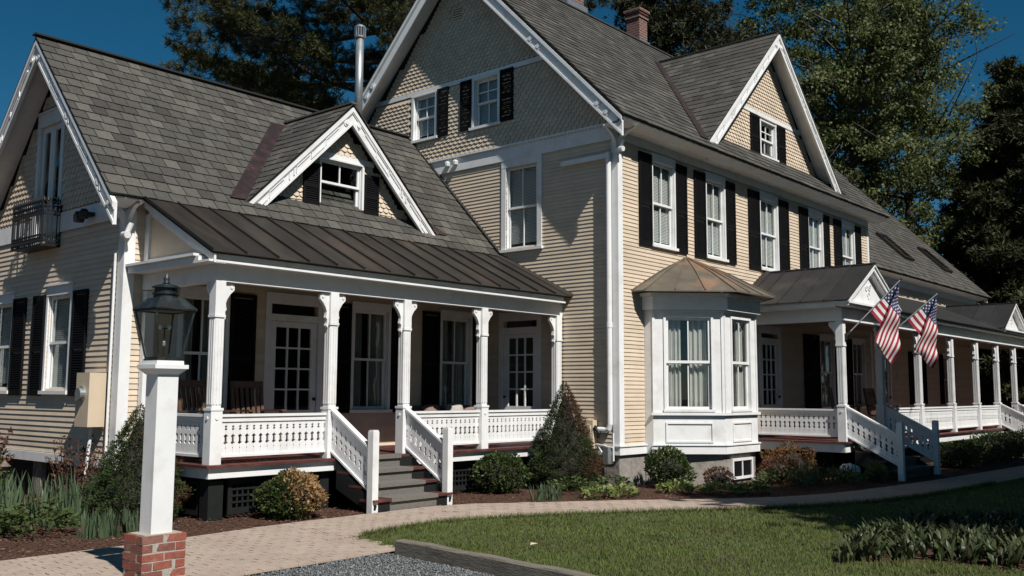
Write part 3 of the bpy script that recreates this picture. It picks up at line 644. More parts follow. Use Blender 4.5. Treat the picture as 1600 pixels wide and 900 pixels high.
# chimneys and flue
mb = MB(); mb.box(18.25, 18.95, 14.05, 14.75, 10.3, 13.2); CH = part(mb, 'chimney', 'chim'); mb = MB(); mb.box(18.18, 19.02, 13.98, 14.82, 10.9, 11.42); part(mb, 'flashing', 'galv', CH)
mb = MB(); mb.box(21.55, 21.95, 14.08, 14.5, 10.3, 12.0); mb.box(21.52, 21.98, 14.05, 14.53, 12.001, 12.06); mb.box(21.55, 21.95, 14.08, 14.5, 12.061, 12.12); mb.box(21.52, 21.98, 14.05, 14.53, 12.121, 12.18); mb.box(21.49, 22.01, 14.02, 14.56, 12.181, 12.26); CH = part(mb, 'chimney', 'chim')
mb = MB(); mb.box(21.50, 22.0, 14.03, 14.55, 10.9, 11.36); part(mb, 'flashing', 'galv', CH)
mb = MB(); mb.tube([(12.95, 15.6, 7.2), (12.95, 15.6, 9.28)], .085, 16); FL = part(mb, 'flue_pipe', 'galv', smooth=True)
mb = MB(); mb.lathe((12.95, 15.6, 9.24), [(.095, 0), (.115, .02), (.115, .05), (.10, .06)], 20); mb.lathe((12.95, 15.6, 9.48), [(.12, 0), (.12, .03), (.06, .07), (.02, .08)], 20)
for i in range(12): a = i*math.pi/6; mb.box(12.95+.11*math.cos(a)-.012, 12.95+.11*math.cos(a)+.012, 15.6+.11*math.sin(a)-.012, 15.6+.11*math.sin(a)+.012, 9.28, 9.49)
part(mb, 'flue_cap', 'galv', FL)
# downspout and the pipe along the gable wall
mb = MB(); mb.tube([(14.37, 10.10, 6.12), (14.37, 10.10, 1.10), (14.37, 10.13, 1.02), (14.37, 10.18, 1.0), (14.37, 10.36, 1.0)], .052, 12); mb.tube([(14.37, 10.10, 2.85), (14.37, 10.10, 2.95)], .058, 12); part(mb, 'downspout', 'white')
mb = MB(); mb.box(14.36, 14.44, 10.12, 11.22, 6.02, 6.11); part(mb, 'eave_conduit', 'white')
def corner_light(p, s=1.0):
    x, y, z = p; mb = MB(); mb.tube([(x, y, z), (x-.02*s, y-.16*s, z-.02)], .05*s, 10); mb.tube([(x+.02, y-.05*s, z), (x+.06*s, y-.10*s, z+.17*s)], .04*s, 10); mb.box(x-.02, x+.04, y-.05, y+.05, z-.08, z-.04); part(mb, 'corner_spotlight', 'lamp')
corner_light((14.40, 9.93, 6.16))
for yy in (14.31, 14.07):
    mb = MB(); mb.lathe((14.37, yy, 6.54), [(.02, -.05), (.055, -.04), (.07, .03), (.03, .06)], 10); part(mb, 'floodlight', 'lamp')
# boxes at the foot of the gable wall
mb = MB(); mb.box(14.28, 14.44, 10.42, 10.74, .66, 1.17); mb.box(14.25, 14.279, 10.46, 10.60, .80, 1.08); part(mb, 'meter_box', 'buffbox')
mb = MB(); mb.box(14.24, 14.40, 10.06, 10.17, .40, .70); part(mb, 'conduit_box', 'galv')
mb = MB(); mb.tube([(14.36, 10.02, .95), (14.36, 10.02, .45)], .016, 8); mb.tube([(14.36, 10.40, .74), (14.34, 10.22, .72), (14.34, 10.02, .69)], .014, 8); mb.tube([(14.36, 10.36, .72), (14.33, 10.22, .55), (14.30, 10.15, .52)], .014, 8); part(mb, 'service_pipes', 'white')
mb = MB(); mb.tube([(14.38, 10.44, 1.0), (14.30, 10.38, 1.05), (14.33, 10.32, .95), (14.36, 10.36, .86)], .035, 8); part(mb, 'hose_coil', 'iron')
mb = MB(); mb.tube([(14.43, 10.20+.02*math.sin(i), 2.2-i*.13) for i in range(8)], .006, 6); part(mb, 'cable', 'buffbox')
# ---- side wing ----------------------------------------------------------------
WX, WY = 6.70, 13.20
RY, RZ, EY, EZ, WS = 15.60, 7.36, 12.84, 4.44, 1.054
GW2 = (14.80, 15.58, 1.66, 3.16); GW1 = (16.95, 17.72, 1.66, 3.14); BD = (15.44, 16.22, 4.22, 6.02)
PD1 = (9.22, 10.17, .71, 3.12); PWN = [(7.62, 8.38, 1.35, 3.12), (10.96, 11.76, 1.35, 3.12), (13.15, 13.93, 1.35, 3.12)]
mb = MB(); wall_sheet(mb, 'x', WX, WY+.1, 18.0, .55, 4.45, [GW2, GW1, BD]); WW = part(mb, 'wall', 'buff')
mb = MB(); wall_sheet(mb, 'y', WY, WX, XM, .55, 4.45, [PD1]+PWN); WF = part(mb, 'wall', 'buff')
mb = MB(); mb.box(WX, XM, 17.9, 18.0, .55, 4.45); part(mb, 'wall', 'buff')
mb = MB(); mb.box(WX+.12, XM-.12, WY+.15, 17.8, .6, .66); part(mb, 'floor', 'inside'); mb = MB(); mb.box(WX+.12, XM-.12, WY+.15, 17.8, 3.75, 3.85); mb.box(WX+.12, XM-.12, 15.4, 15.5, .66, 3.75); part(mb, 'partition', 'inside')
def holesx(h, l=.0, r=.0): return (h[0]-l, h[1]+r, h[2], h[3])
clapboards('x', WX, WY+.02, 17.9, .71, 4.15, .0815, [GW2, GW1, (15.44, 16.22, 4.1, 6)], WW)
clapboards('y', WY, WX+.14, 6.985, .71, 4.30, .0815, [], WF)
clapboards('y', WY, 6.986, XM-.01, .71, 3.36, .0815, [(h[0]-.03, h[1]+.03, h[2]-.01, h[3]+.06) for h in [PD1]+PWN], None, rest=nojoin)
gable_sheet('x', WX, RY, RZ-.35, WS, 4.45, WY, 18.0, [BD])
rw = lambda u, z: z < RZ-.42-WS*abs(u-RY)
scales('x', WX, rw, 4.50, 7.2, 13.0, 18.2, WW, d=.01, holes=[(BD[0]-.12, BD[1]+.12, 3, BD[3]+.27)], expo=.095, width=.125)
rake('x', WX, RY, RZ, 2.86, WS, .42, depth=.27)
mb = MB(); pbox(mb, 'x', WX, WY+.03, BD[0]-.11, 4.17, 4.48, -.002, .03); pbox(mb, 'x', WX, BD[1]+.11, 17.9, 4.17, 4.48, -.002, .03); part(mb, 'frieze_board', 'white')
window('x', WX, *GW2, up=(1, 1), lo=(1, 1), cw=.06, head=.15, inside='blind', cap=True); window('x', WX, *GW1, up=(1, 1), lo=(1, 1), cw=.06, head=.15, inside='blind', cap=True)
for a, b in ((14.22, 14.68), (15.68, 16.10), (16.40, 16.88)): shutter('x', WX, a, b, 1.58, 3.19)
# balcony door: two narrow glazed leaves
mb = MB(); pbox(mb, 'x', WX, BD[0]-.11, BD[0], 4.16, BD[3], -.002, .035); pbox(mb, 'x', WX, BD[1], BD[1]+.11, 4.16, BD[3], -.002, .035); pbox(mb, 'x', WX, BD[0]-.11, BD[1]+.11, BD[3], BD[3]+.22, -.002, .036); pbox(mb, 'x', WX, BD[0]-.14, BD[1]+.14, BD[3]+.22, BD[3]+.25, -.002, .06); DF = part(mb, 'door_frame', 'white')
um = (BD[0]+BD[1])/2
for a, b in ((BD[0], um-.004), (um+.004, BD[1])):
    mb = MB(); pbox(mb, 'x', WX, a, a+.085, 4.22, 6.02, -.05, -.01); pbox(mb, 'x', WX, b-.085, b, 4.22, 6.02, -.05, -.01); pbox(mb, 'x', WX, a+.085, b-.085, 4.22, 4.66, -.049, -.011); pbox(mb, 'x', WX, a+.085, b-.085, 5.92, 6.02, -.049, -.011); LF = part(mb, 'door_leaf', 'white', DF)
for a, b in ((BD[0], um), (um, BD[1])):
    mb = MB(); pbox(mb, 'x', WX, a+.08, b-.08, 4.64, 5.94, -.032, -.029); part(mb, 'pane', 'glass', DF)
# iron balcony
bx, by0, by1, bz = 6.40, 15.31, 16.42, 3.95
mb = MB(); mb.box(bx, 6.69, by0, by1, bz-.02, bz+.01); BAL = part(mb, 'balcony', 'iron')
mb = MB()
for z in (bz+.05, bz+.62, bz+.16, bz+.48):
    t = .024 if z in (bz+.05, bz+.62) else .014
    mb.bar((bx, by0, z), (bx, by1, z), t, t)
    for y in (by0, by1): mb.bar((bx+.012, y, z), (6.69, y, z), t, t)
for y in (by0, by1): mb.bar((bx, y, bz-.03), (bx, y, bz+.70), .028, .028, up=(1, 0, 0)); mb.bar((6.68, y, bz-.03), (6.68, y, bz+.66), .022, .022, up=(1, 0, 0))
part(mb, 'balcony_rail', 'iron', BAL)
def iron_bar(p):
    x, y, z = p; mb = MB(); mb.tube([(x, y, z), (x, y, z+.72)], .009, 6)
    for s in (-1, 1):
        mb.tube([(x, y+s*.05*math.sin(t*.7)*(1-t*.08), z+.47+.022*t) for t in range(7)], .008, 5)
        mb.tube([(x, y+s*.045*math.sin(t*.8), z+.04+.022*t) for t in range(6)], .008, 5)
        mb.tube([(x, y+s*.012, z+.66), (x, y+s*.04, z+.70), (x, y+s*.03, z+.74)], .008, 5)
    mb.lathe((x, y, z+.68), [(.006, 0), (.022, .03), (.016, .05), (.002, .11)], 6)
    return mb.build('iron_baluster', 'iron', BAL)
ib = iron_bar((bx, by0+.001, bz)); o0 = ORG[ib.name]
for i in range(1, 15): copy_to(ib, BAL, o0+Vector((0, (by1-by0)*i/14, 0)))
for yy in (0, by1-by0):
    for xx in (.075, .15, .225): copy_to(ib, BAL, o0+Vector((xx, yy, 0)), rotz=math.pi/2)
# corner of the wing
mb = MB(); mb.box(WX-.022, WX+.14, WY-.022, WY+.003, .70, 4.28); mb.box(WX-.0225, WX+.003, WY+.0035, WY+.16, .70, 4.28); part(mb, 'corner_board', 'white')
mb = MB(); mb.tube([(6.66, 13.40, 3.65), (6.66, 13.40, .35)], .02, 8); part(mb, 'conduit', 'white')
bracket(None, (WX-.02, WY+.03, 4.33), (-1, 0, 0), dz=.42, reach=.36); bracket(None, (WX+.02, WY-.02, 4.33), (0, -1, 0), dz=.42, reach=.30)
corner_light((6.655, 13.18, 3.90), 1.0)
mb = MB(); mb.hexa([(6.28, 12.88, 4.37), (6.80, 12.88, 4.37), (6.80, 13.18, 4.29), (6.28, 13.18, 4.29), (6.28, 12.88, 4.40), (6.80, 12.88, 4.40), (6.80, 13.18, 4.335), (6.28, 13.18, 4.335)]); part(mb, 'soffit', 'white')
mb = MB(); mb.box(6.655, 6.703, 13.2, 17.9, .56, .70); mb.box(WX-.03, 6.97, WY-.035, WY+.003, .56, .70); part(mb, 'water_table', 'white')
mb = MB(); mb.box(6.8, 14.4, 13.3, 17.9, -.1, .55); part(mb, 'foundation', 'lattice')
for b_ in ((6.72, 7.0, 13.22, 13.5), (6.72, 6.95, 15.6, 15.9)): mb = MB(); mb.box(*b_, -.1, .558); part(mb, 'foundation_pier', 'stone')
mb = MB(); mb.lathe((6.50, 14.28, 4.27), [(.02, -.09), (.075, -.08), (.085, .02), (.05, .08)], 12); mb.lathe((6.50, 14.12, 4.30), [(.02, -.08), (.065, -.07), (.075, .02), (.04, .07)], 12); mb.box(6.52, 6.68, 14.12, 14.26, 4.28, 4.34); part(mb, 'floodlight', 'iron')
# electric meter box by the corner
mb = MB(); mb.box(6.42, 6.665, 13.50, 13.90, 1.15, 1.92); MBX = part(mb, 'meter_box', 'buffbox')
mb = MB(); mb.tube([(6.419, 13.70, 1.62), (6.35, 13.70, 1.62)], .085, 18); mb.tube([(6.419, 13.70, 1.62), (6.40, 13.70, 1.62)], .11, 18); part(mb, 'meter_dial', 'galv', MBX)
mb = MB(); mb.tube([(6.55, 13.66, 1.15), (6.55, 13.68, .9), (6.52, 13.72, .4), (6.5, 13.72, -.05)], .025, 8); part(mb, 'conduit', 'white', MBX)
# roof of the wing: the shingles nearest the camera are separate
kw = math.sqrt(1+WS*WS)
RW = slab('roof', [(6.25, EY, EZ-.012), (XM, EY, EZ-.012), (XM, RY, RZ-.012), (6.25, RY, RZ-.012)], .055, 'deck')
slab('roof', [(6.25, 18.36, EZ-.012), (XM, 18.36, EZ-.012), (XM, RY, RZ-.012), (6.25, RY, RZ-.012)], .055, 'slate')
def wkeep(c):   # nothing where the dormer stands
    zr = c.z; return not (abs(c.x-10.7) < (6.76-zr)/.98-.25 and c.y > 13.55)
shingle_roof((6.24, EY-.015, EZ-.026), (1, 0, 0), (0, 1/kw, WS/kw), XM-6.24, 2.77*kw, .225, .245, parent=RW, pick=290, keep=wkeep, thick=.014, seed=8)
mb = MB(); mb.bar((6.22, RY, RZ+.014), (XM, RY, RZ+.014), .15, .03); part(mb, 'ridge_cap', 'deck')
mb = MB(); mb.bar((XM-.05, EY-.05, EZ+.03), (XM-.05, RY, RZ+.03), .08, .02); part(mb, 'flashing', 'darkmetal')
dormer(10.70, 6.76, 2.14, .985, 13.05, 13.30, (EY, EZ), WS, (4.90, 5.73), (10.21, 11.13), [(9.83, 10.17, 4.86, 5.60), (11.18, 11.52, 4.86, 5.60)], 5.76, 31, .20, .24, .30)
window('y', 13.30, 10.21, 11.13, 4.93, 5.73, up=(2, 1), lo=(1, 1), cw=.045, head=.03, inside=None, proud=.05, cap=False, sill=False)

# ---- porch of the side wing -----------------------------------------------------
ZF = .71
mb = MB(); mb.box(6.86, XM-.03, 11.10, WY-.03, ZF-.035, ZF); part(mb, 'porch_deck', 'maroon')
mb = MB(); mb.box(6.92, XM-.03, 11.16, 11.20, .535, ZF-.036); mb.box(6.92, 6.96, 11.2005, WY-.02, .535, ZF-.036); part(mb, 'porch_skirt', 'white')
mb = MB(); mb.box(7.0, XM-.05, 11.24, 11.30, .50, .66); mb.box(7.0, 7.05, 11.3, 13.1, .5, .66); part(mb, 'porch_joist', 'lattice')
def lattice(pl, c, u0, u1, z0, z1):
    mb = MB(); u = u0
    while u < u1: pbox(mb, pl, c, u, u+.028, z0, z1, 0, .008); u += .085
    z = z0
    while z < z1: pbox(mb, pl, c, u0, u1, z, z+.028, .0085, .0165); z += .085
    for a, b in ((u0-.05, u0), (u1, u1+.05)): pbox(mb, pl, c, a, b, z0-.06, z1+.06, -.002, .022)
    pbox(mb, pl, c, u0, u1, z0-.06, z0, -.002, .022); pbox(mb, pl, c, u0, u1, z1, z1+.06, -.002, .022); return part(mb, 'lattice_panel', 'lattice')
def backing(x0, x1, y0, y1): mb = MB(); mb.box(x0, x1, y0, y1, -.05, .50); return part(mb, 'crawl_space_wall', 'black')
lattice('y', 11.30, 7.35, 8.62, .10, .46); lattice('y', 11.30, 10.75, 12.1, .10, .46); lattice('y', 11.30, 12.4, 14.2, .10, .46); lattice('x', 7.02, 11.55, 12.9, .10, .46)
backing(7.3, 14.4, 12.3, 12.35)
for b_ in ((6.98, 7.20, 11.24, 11.44), (8.80, 8.95, 11.26, 11.4), (10.40, 10.6, 11.26, 11.4), (12.2, 12.35, 11.26, 11.4)): mb = MB(); mb.box(*b_, -.1, .533); part(mb, 'porch_pier', 'lattice')
# posts
def make_post(x, y, h, sides):
    mb = MB(); z = ZF
    mb.box(x-.085, x+.085, y-.085, y+.085, z, z+.70); mb.box(x-.093, x+.093, y-.093, y+.093, z+.70, z+.735); mb.box(x-.066, x+.066, y-.066, y+.066, z+.735, z+h-.02)
    for i in (-1, 0, 1):
        for s in (-1, 1):
            mb.box(x+i*.046-.013, x+i*.046+.013, y+s*.0655-(.0 if s > 0 else .010), y+s*.0655+(.010 if s > 0 else .0), z+.78, z+1.90)
            mb.box(x+s*.0655-(.0 if s > 0 else .010), x+s*.0655+(.010 if s > 0 else .0), y+i*.046-.013, y+i*.046+.013, z+.78, z+1.90)
    mb.box(x-.082, x+.082, y-.082, y+.082, z+1.93, z+1.965); mb.box(x-.075, x+.075, y-.075, y+.075, z+1.966, z+h)
    P = part(mb, 'porch_post', 'white')
    for a in range(4):
        mb = MB(); dx, dy = ((0, -1), (-1, 0), (0, 1), (1, 0))[a]; mb.tube([(x+dx*.084, y+dy*.084, z+.60), (x+dx*.096, y+dy*.096, z+.60)], .022, 10); part(mb, 'boss', 'white', P)
    for (dx, dy) in sides:
        prof = [(.074, -.50), (.09, -.52), (.115, -.49), (.10, -.45), (.10, -.40), (.125, -.37), (.115, -.33), (.11, -.28), (.135, -.22), (.175, -.16), (.215, -.12), (.235, -.10), (.235, -.03), (.19, -.012), (.074, -.012)]
        sv = Vector((-dy, dx, 0))*.028; mb = MB()
        mb.prism([Vector((x+dx*r, y+dy*r, z+h+q))-sv for r, q in prof], sv*2); mb.tube([Vector((x+dx*.19, y+dy*.19, z+h-.065))-sv*1.4, Vector((x+dx*.19, y+dy*.19, z+h-.065))+sv*1.4], .022, 10)
        part(mb, 'post_bracket', 'white', P)
    return P
HP = 2.41; PY = 11.295
p_cor = make_post(7.045, PY, HP, ((1, 0), (0, 1))); p_mid = make_post(8.955, PY, HP, ((1, 0), (-1, 0)))
for x in (10.425, 12.245): copy_tree(p_mid, H, ORG[p_mid.name]+Vector((x-8.955, 0, 0)))
make_post(14.33, PY, HP, ((-1, 0),))
mb = MB(); mb.box(6.98, 7.12, 13.06, 13.17, ZF, 3.11); part(mb, 'pilaster', 'white')
# balustrades
BW = .108
def baluster_mesh(h=.445, shear=0.0):
    w_ = BW/2-.0012; e = [(w_, 0), (w_, .105), (w_-.010, .115), (w_, .125), (w_, .155), (w_-.020, .172), (w_-.034, .185), (w_-.016, .200), (w_-.016, .255), (w_-.034, .270), (w_-.020, .283), (w_, .300), (w_, .345), (w_-.018, .352), (w_-.018, .368), (w_-.009, .374), (w_-.009, .386), (w_-.018, .392), (w_-.018, .405), (w_, .412), (w_, h)]
    poly = e+[(-a, b) for a, b in e[::-1]]; return [(a, b+shear*a) for a, b in poly]
def balustrade(p0, p1, z0=.80, zt=1.36, slope=0.0):
    """a panel of flat-sawn balusters between two posts; slope = fall per metre going from p0 to p1"""
    p0 = Vector((*p0, 0)); p1 = Vector((*p1, 0)); d = p1-p0; Ln = d.length; e = d/Ln; nn = Vector((-e.y, e.x, 0)); mb = MB()
    def rail(za, zb, hw, name=None):
        a = [p0+nn*s*hw+Vector((0, 0, zz)) for s, zz in ((-1, za), (1, za), (1, zb), (-1, zb))]; mb.prism(a, d+Vector((0, 0, -slope*Ln)))
    rail(zt-.035, zt, .045); rail(zt-.10, zt-.0355, .026); rail(z0-.005, z0+.028, .032)
    B = part(mb, 'balustrade', 'white')
    n = max(2, round((Ln-.02)/BW)); st = Ln/n; sc = st/BW
    poly = baluster_mesh(zt-.10-z0-.0, 0); mb = MB(); m = st/2
    mb.prism([p0+e*(m+a*sc)+Vector((0, 0, z0+b-slope*(m+a*sc)))-nn*.010 for a, b in poly], nn*.020)
    b0 = part(mb, 'baluster', 'white', B)
    for i in range(1, n): copy_to(b0, B, ORG[b0.name]+e*st*i+Vector((0, 0, -slope*st*i)))
    return B
balustrade((7.13, PY), (8.87, PY)); balustrade((10.51, PY), (12.16, PY)); balustrade((12.33, PY), (14.26, PY)); balustrade((7.045, 11.38), (7.045, 13.06))
def stairs(x0, x1, ytop, run=.27, ybase=None):
    S = None; n = 4
    for i in range(n):
        z = ZF-(i)*ZF/n; yf = ytop-.0-(i)*run
        mb = MB(); mb.box(x0+.03, x1-.03, yf-.012, yf+.02, z-ZF/n, z-.036)
        if S is None: S = part(mb, 'porch_stairs', 'lattice')
        else: part(mb, 'stair_riser', 'lattice', S)
        mb = MB(); xa, xb = x0+.30, x1-.30
        mb.box(xa, xb, yf-.020, yf-.0125, z-ZF/n, z-.037); part(mb, 'riser_carpet', 'carpet', S)
        if i > 0:
            mb = MB(); mb.box(x0-.02 if i == n-1 else x0, x1+.02 if i == n-1 else x1, yf-.045, yf+run-.013, z-.035, z); part(mb, 'stair_tread', 'maroon', S)
        mb = MB(); yb_ = yf+run-.021 if i > 0 else yf+.10
        mb.box(xa, xb, yf-.056, yb_, z+.0005, z+.010); mb.box(xa, xb, yf-.0565, yf-.0455, z-.045, z+.0095); part(mb, 'tread_carpet', 'carpet', S)
    for x in (x0+.02, x1-.02):
        mb = MB(); sx = .018; a = [(x-sx, ytop, ZF-.05), (x-sx, ytop, .28), (x-sx, ytop-.8, -.03), (x-sx, ytop-.85, .10)]; mb.prism(a, (2*sx, 0, 0)); part(mb, 'stringer', 'lattice', S)
    return S
def newel(x, y, h=1.135):
    mb = MB(); mb.box(x-.055, x+.055, y-.055, y+.055, -.05, h-.02); mb.box(x-.048, x+.048, y-.048, y+.048, h-.02, h); N = part(mb, 'newel_post', 'white'); return N
stairs(8.93, 10.44, 11.07)
for x in (8.955, 10.425):
    newel(x, 10.30); balustrade((x, 11.21), (x, 10.355), z0=.80, zt=1.42, slope=.60)
mb = MB(); mb.box(10.26, 10.43, 11.06, 11.155, .50, ZF-.04); part(mb, 'skirt_end_block', 'white')
# beam, cornice, ceiling
mb = MB(); mb.box(6.965, XM-.02, 11.225, 11.37, 3.12, 3.345); mb.box(6.965, 7.11, 11.371, 13.17, 3.12, 3.345); part(mb, 'porch_beam', 'white')
mb = MB(); mb.box(6.74, XM-.16, 11.045, 11.30, 3.346, 3.375); part(mb, 'cornice_lip', 'white')
mb = MB(); mb.box(6.80, XM-.10, 11.13, 11.155, 3.376, 3.47); part(mb, 'porch_fascia', 'white')
mb = MB(); mb.box(6.74, 7.02, 11.301, 13.17, 3.346, 3.44); mb.box(6.70, 7.02, 11.36, 13.17, 3.441, 3.475); part(mb, 'end_cornice', 'white')
mb = MB(); mb.box(7.02, XM-.03, 11.30, 13.17, 3.35, 3.36); part(mb, 'porch_ceiling', 'ceiling')
PS = .505; pz = lambda y: 3.49+(y-11.0)*PS
mb = MB(); mb.prism([(7.0, 11.36, 3.476), (7.0, 13.18, 3.476), (7.0, 13.18, pz(13.18)-.13)], (.03, 0, 0)); TP = part(mb, 'porch_gable_panel', 'buff')
mb = MB(); q = lambda y, dz, x: (x, y, pz(y)-dz)
mb.hexa([q(11.02, .165, 6.80), q(12.9, .165, 6.80), q(12.9, .165, 6.83), q(11.02, .165, 6.83), q(11.02, .022, 6.80), q(12.9, .022, 6.80), q(12.9, .022, 6.83), q(11.02, .022, 6.83)]); part(mb, 'rake_board', 'white')
mb = MB(); mb.box(6.97, 7.0, 13.05, 13.17, 3.476, 4.24); mb.prism([q(11.3, .165, 6.965), q(13.05, .165, 6.965), q(13.05, .30, 6.965), q(11.57, .30, 6.965)], (.034, 0, 0)); mb.box(6.966, 6.999, 11.4, 13.05, 3.476, 3.56); part(mb, 'panel_frame', 'white', TP)
mb = MB(); mb.hexa([q(11.05, .18, 6.84), q(12.9, .18, 6.84), q(12.9, .18, 7.0), q(11.05, .18, 7.0), q(11.05, .16, 6.84), q(12.9, .16, 6.84), q(12.9, .16, 7.0), q(11.05, .16, 7.0)]); part(mb, 'rake_soffit', 'white')
RP = slab('porch_roof', [(6.76, 11.0, pz(11.0)-.012), (XM-.02, 11.0, pz(11.0)-.012), (XM-.02, 12.88, pz(12.88)-.012), (6.76, 12.88, pz(12.88)-.012)], .03, 'deck')
npan = 15; pw_ = (XM-.03-6.75)/npan
for i in range(npan):
    x0 = 6.75+i*pw_; x1 = x0+pw_-.004; mb = MB()
    mb.hexa([(x0, 10.985, pz(10.985)-.012), (x1, 10.985, pz(10.985)-.012), (x1, 12.885, pz(12.885)-.012), (x0, 12.885, pz(12.885)-.012), (x0, 10.985, pz(10.985)), (x1, 10.985, pz(10.985)), (x1, 12.885, pz(12.885)), (x0, 12.885, pz(12.885))])
    mb.bar((x0+.01, 10.99, pz(10.99)+.016), (x0+.01, 12.86, pz(12.86)+.016), .02, .034); part(mb, 'roof_panel', 'bronze', RP)
mb = MB(); mb.hexa([(14.32, 10.98, pz(10.98)+.003), (14.448, 10.98, pz(10.98)+.003), (14.448, 12.9, pz(12.9)+.003), (14.32, 12.9, pz(12.9)+.003), (14.32, 10.98, pz(10.98)+.012), (14.448, 10.98, pz(10.98)+.06), (14.448, 12.9, pz(12.9)+.06), (14.32, 12.9, pz(12.9)+.012)]); part(mb, 'flashing', 'bronze', RP)
# wall openings under the porch
french_door('y', WY, *PD1[:2], 1.36, 2.72, 2.93, 3.10); french_door('x', XM, D2[0], D2[1], 1.40, 2.74, 2.95, 3.08)
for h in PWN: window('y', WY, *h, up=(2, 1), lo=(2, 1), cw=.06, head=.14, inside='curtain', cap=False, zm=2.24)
for a, b in ((8.46, 8.92), (10.50, 10.88), (11.84, 12.2), (12.62, 13.07), (14.02, 14.36)): shutter('y', WY, a, b, 1.30, 3.2)

# ---- bay window ---------------------------------------------------------------------
bB, bC, bD, bE = Vector((15.28, 9.77)), Vector((16.20, 8.78)), Vector((17.50, 8.78)), Vector((18.42, 9.77))
def dplane(a, b): e = (b-a).normalized(); n = Vector((e.y, -e.x)); return ((a.x, a.y), (e.x, e.y), (n.x, n.y)), (b-a).length
bay_f = [dplane(bB, bC), dplane(bC, bD), dplane(bD, bE)]
mb = MB(); mb.box(15.28, 15.38, 9.76, 9.95, .55, 3.5); mb.box(18.32, 18.42, 9.76, 9.95, .55, 3.5)
wins = []
for i, (pl, ln) in enumerate(bay_f):
    u0, u1 = (.26, 1.11) if i != 1 else (.30, 1.02)
    wins.append((u0, u1, 1.37, 3.08)); wall_sheet(mb, 'd', pl, 0, ln, .55, 3.50, [wins[-1]], -.09, 0)
BAY = part(mb, 'bay_window', 'white')
mb = MB()
mb.prism([(15.4, 9.9, .68), (16.25, 8.88, .68), (17.45, 8.88, .68), (18.3, 9.9, .68)], (0, 0, .04)); part(mb, 'bay_floor', 'inside', BAY)
for i, (pl, ln) in enumerate(bay_f):
    x_ = .012 if i != 1 else .0
    mb = MB(); pbox(mb, 'd', pl, -.02, ln+.02, .55, .70, .001, .03+x_*.2); pbox(mb, 'd', pl, -.03, ln+.03, .701, .725, .001, .05+x_*.2); part(mb, 'base_board', 'white', BAY)
    mb = MB(); pbox(mb, 'd', pl, -.03, ln+.03, 1.26, 1.31, .001, .055+x_*.2); part(mb, 'sill_moulding', 'white', BAY)
    mb = MB(); u0, u1, z0, z1 = wins[i]
    pbox(mb, 'd', pl, u0-.02, u1+.02, .76, .79, .001, .02); pbox(mb, 'd', pl, u0-.02, u1+.02, 1.10, 1.13, .001, .02); pbox(mb, 'd', pl, u0-.02, u0+.01, .7901, 1.0999, .001, .019); pbox(mb, 'd', pl, u1-.01, u1+.02, .7901, 1.0999, .001, .019); part(mb, 'panel_moulding', 'white', BAY)
    mb = MB(); pbox(mb, 'd', pl, .0, .05, 1.311, 3.18, .001, .018); pbox(mb, 'd', pl, ln-.05, ln, 1.311, 3.18, .001, .018); pbox(mb, 'd', pl, -.01, ln+.01, 3.181, 3.215, .001, .035+x_*.2); part(mb, 'corner_trim', 'white', BAY)
    mb = MB(); pbox(mb, 'd', pl, u0-.045, u0, z0, z1, .001, .022); pbox(mb, 'd', pl, u1, u1+.045, z0, z1, .001, .022); pbox(mb, 'd', pl, u0-.045, u1+.045, z1, z1+.05, .001, .023); pbox(mb, 'd', pl, u0-.06, u1+.06, z0-.045, z0, .001, .04); part(mb, 'window_casing', 'white', BAY)
    for (za, zb, d) in ((2.225, z1, -.02), (z0, 2.265, -.052)):
        mb = MB(); f = .05
        pbox(mb, 'd', pl, u0, u0+f, za, zb, d-.03, d); pbox(mb, 'd', pl, u1-f, u1, za, zb, d-.03, d); pbox(mb, 'd', pl, u0+f, u1-f, za, za+f, d-.03, d); pbox(mb, 'd', pl, u0+f, u1-f, zb-f, zb, d-.03, d)
        um_ = (u0+u1)/2; pbox(mb, 'd', pl, um_-.011, um_+.011, za+f, zb-f, d-.026, d-.004); part(mb, 'sash', 'white', BAY)
        mb = MB(); pbox(mb, 'd', pl, u0+f-.004, u1-f+.004, za+f-.004, zb-f+.004, d-.019, d-.016); part(mb, 'pane', 'glass', BAY)
    for (a, b, ph) in ((u0, u0+.36*(u1-u0), 0), (u0+.55*(u1-u0), u1, 2)):
        mb = MB(); n = 48; Q = []
        for k in range(n+1): t = k/n; Q.append((a+t*(b-a), -.16+.028*math.sin(t*22+ph)+.014*math.sin(t*51+ph)))
        vs = [P2('d', pl, u, .9, d) for u, d in Q]+[P2('d', pl, u, 3.2, d*.6-.055) for u, d in Q]
        mb.add(vs, [(k, k+1, n+2+k, n+1+k) for k in range(n)]); part(mb, 'curtain', 'curtain', BAY, smooth=True)
EV = [Vector(p) for p in ((14.86, 9.93, 3.56), (14.88, 9.66, 3.56), (16.04, 8.42, 3.56), (17.66, 8.42, 3.56), (18.82, 9.66, 3.56), (18.84, 9.93, 3.56))]
AP = Vector((16.85, 9.93, 4.40))
mb = MB(); mb.prism([(p.x*.87+AP.x*.13, p.y*.87+AP.y*.13, 3.47) for p in EV], (0, 0, .065)); part(mb, 'bay_cornice', 'white', BAY)
mb = MB(); mb.prism([(p.x*.83+AP.x*.17, p.y*.83+AP.y*.17, 3.22) for p in EV], (0, 0, .249)); part(mb, 'bay_frieze', 'white', BAY)
cuts = [(0, 1, 1), (1, 2, 3), (2, 3, 3), (3, 4, 3), (4, 5, 1)]
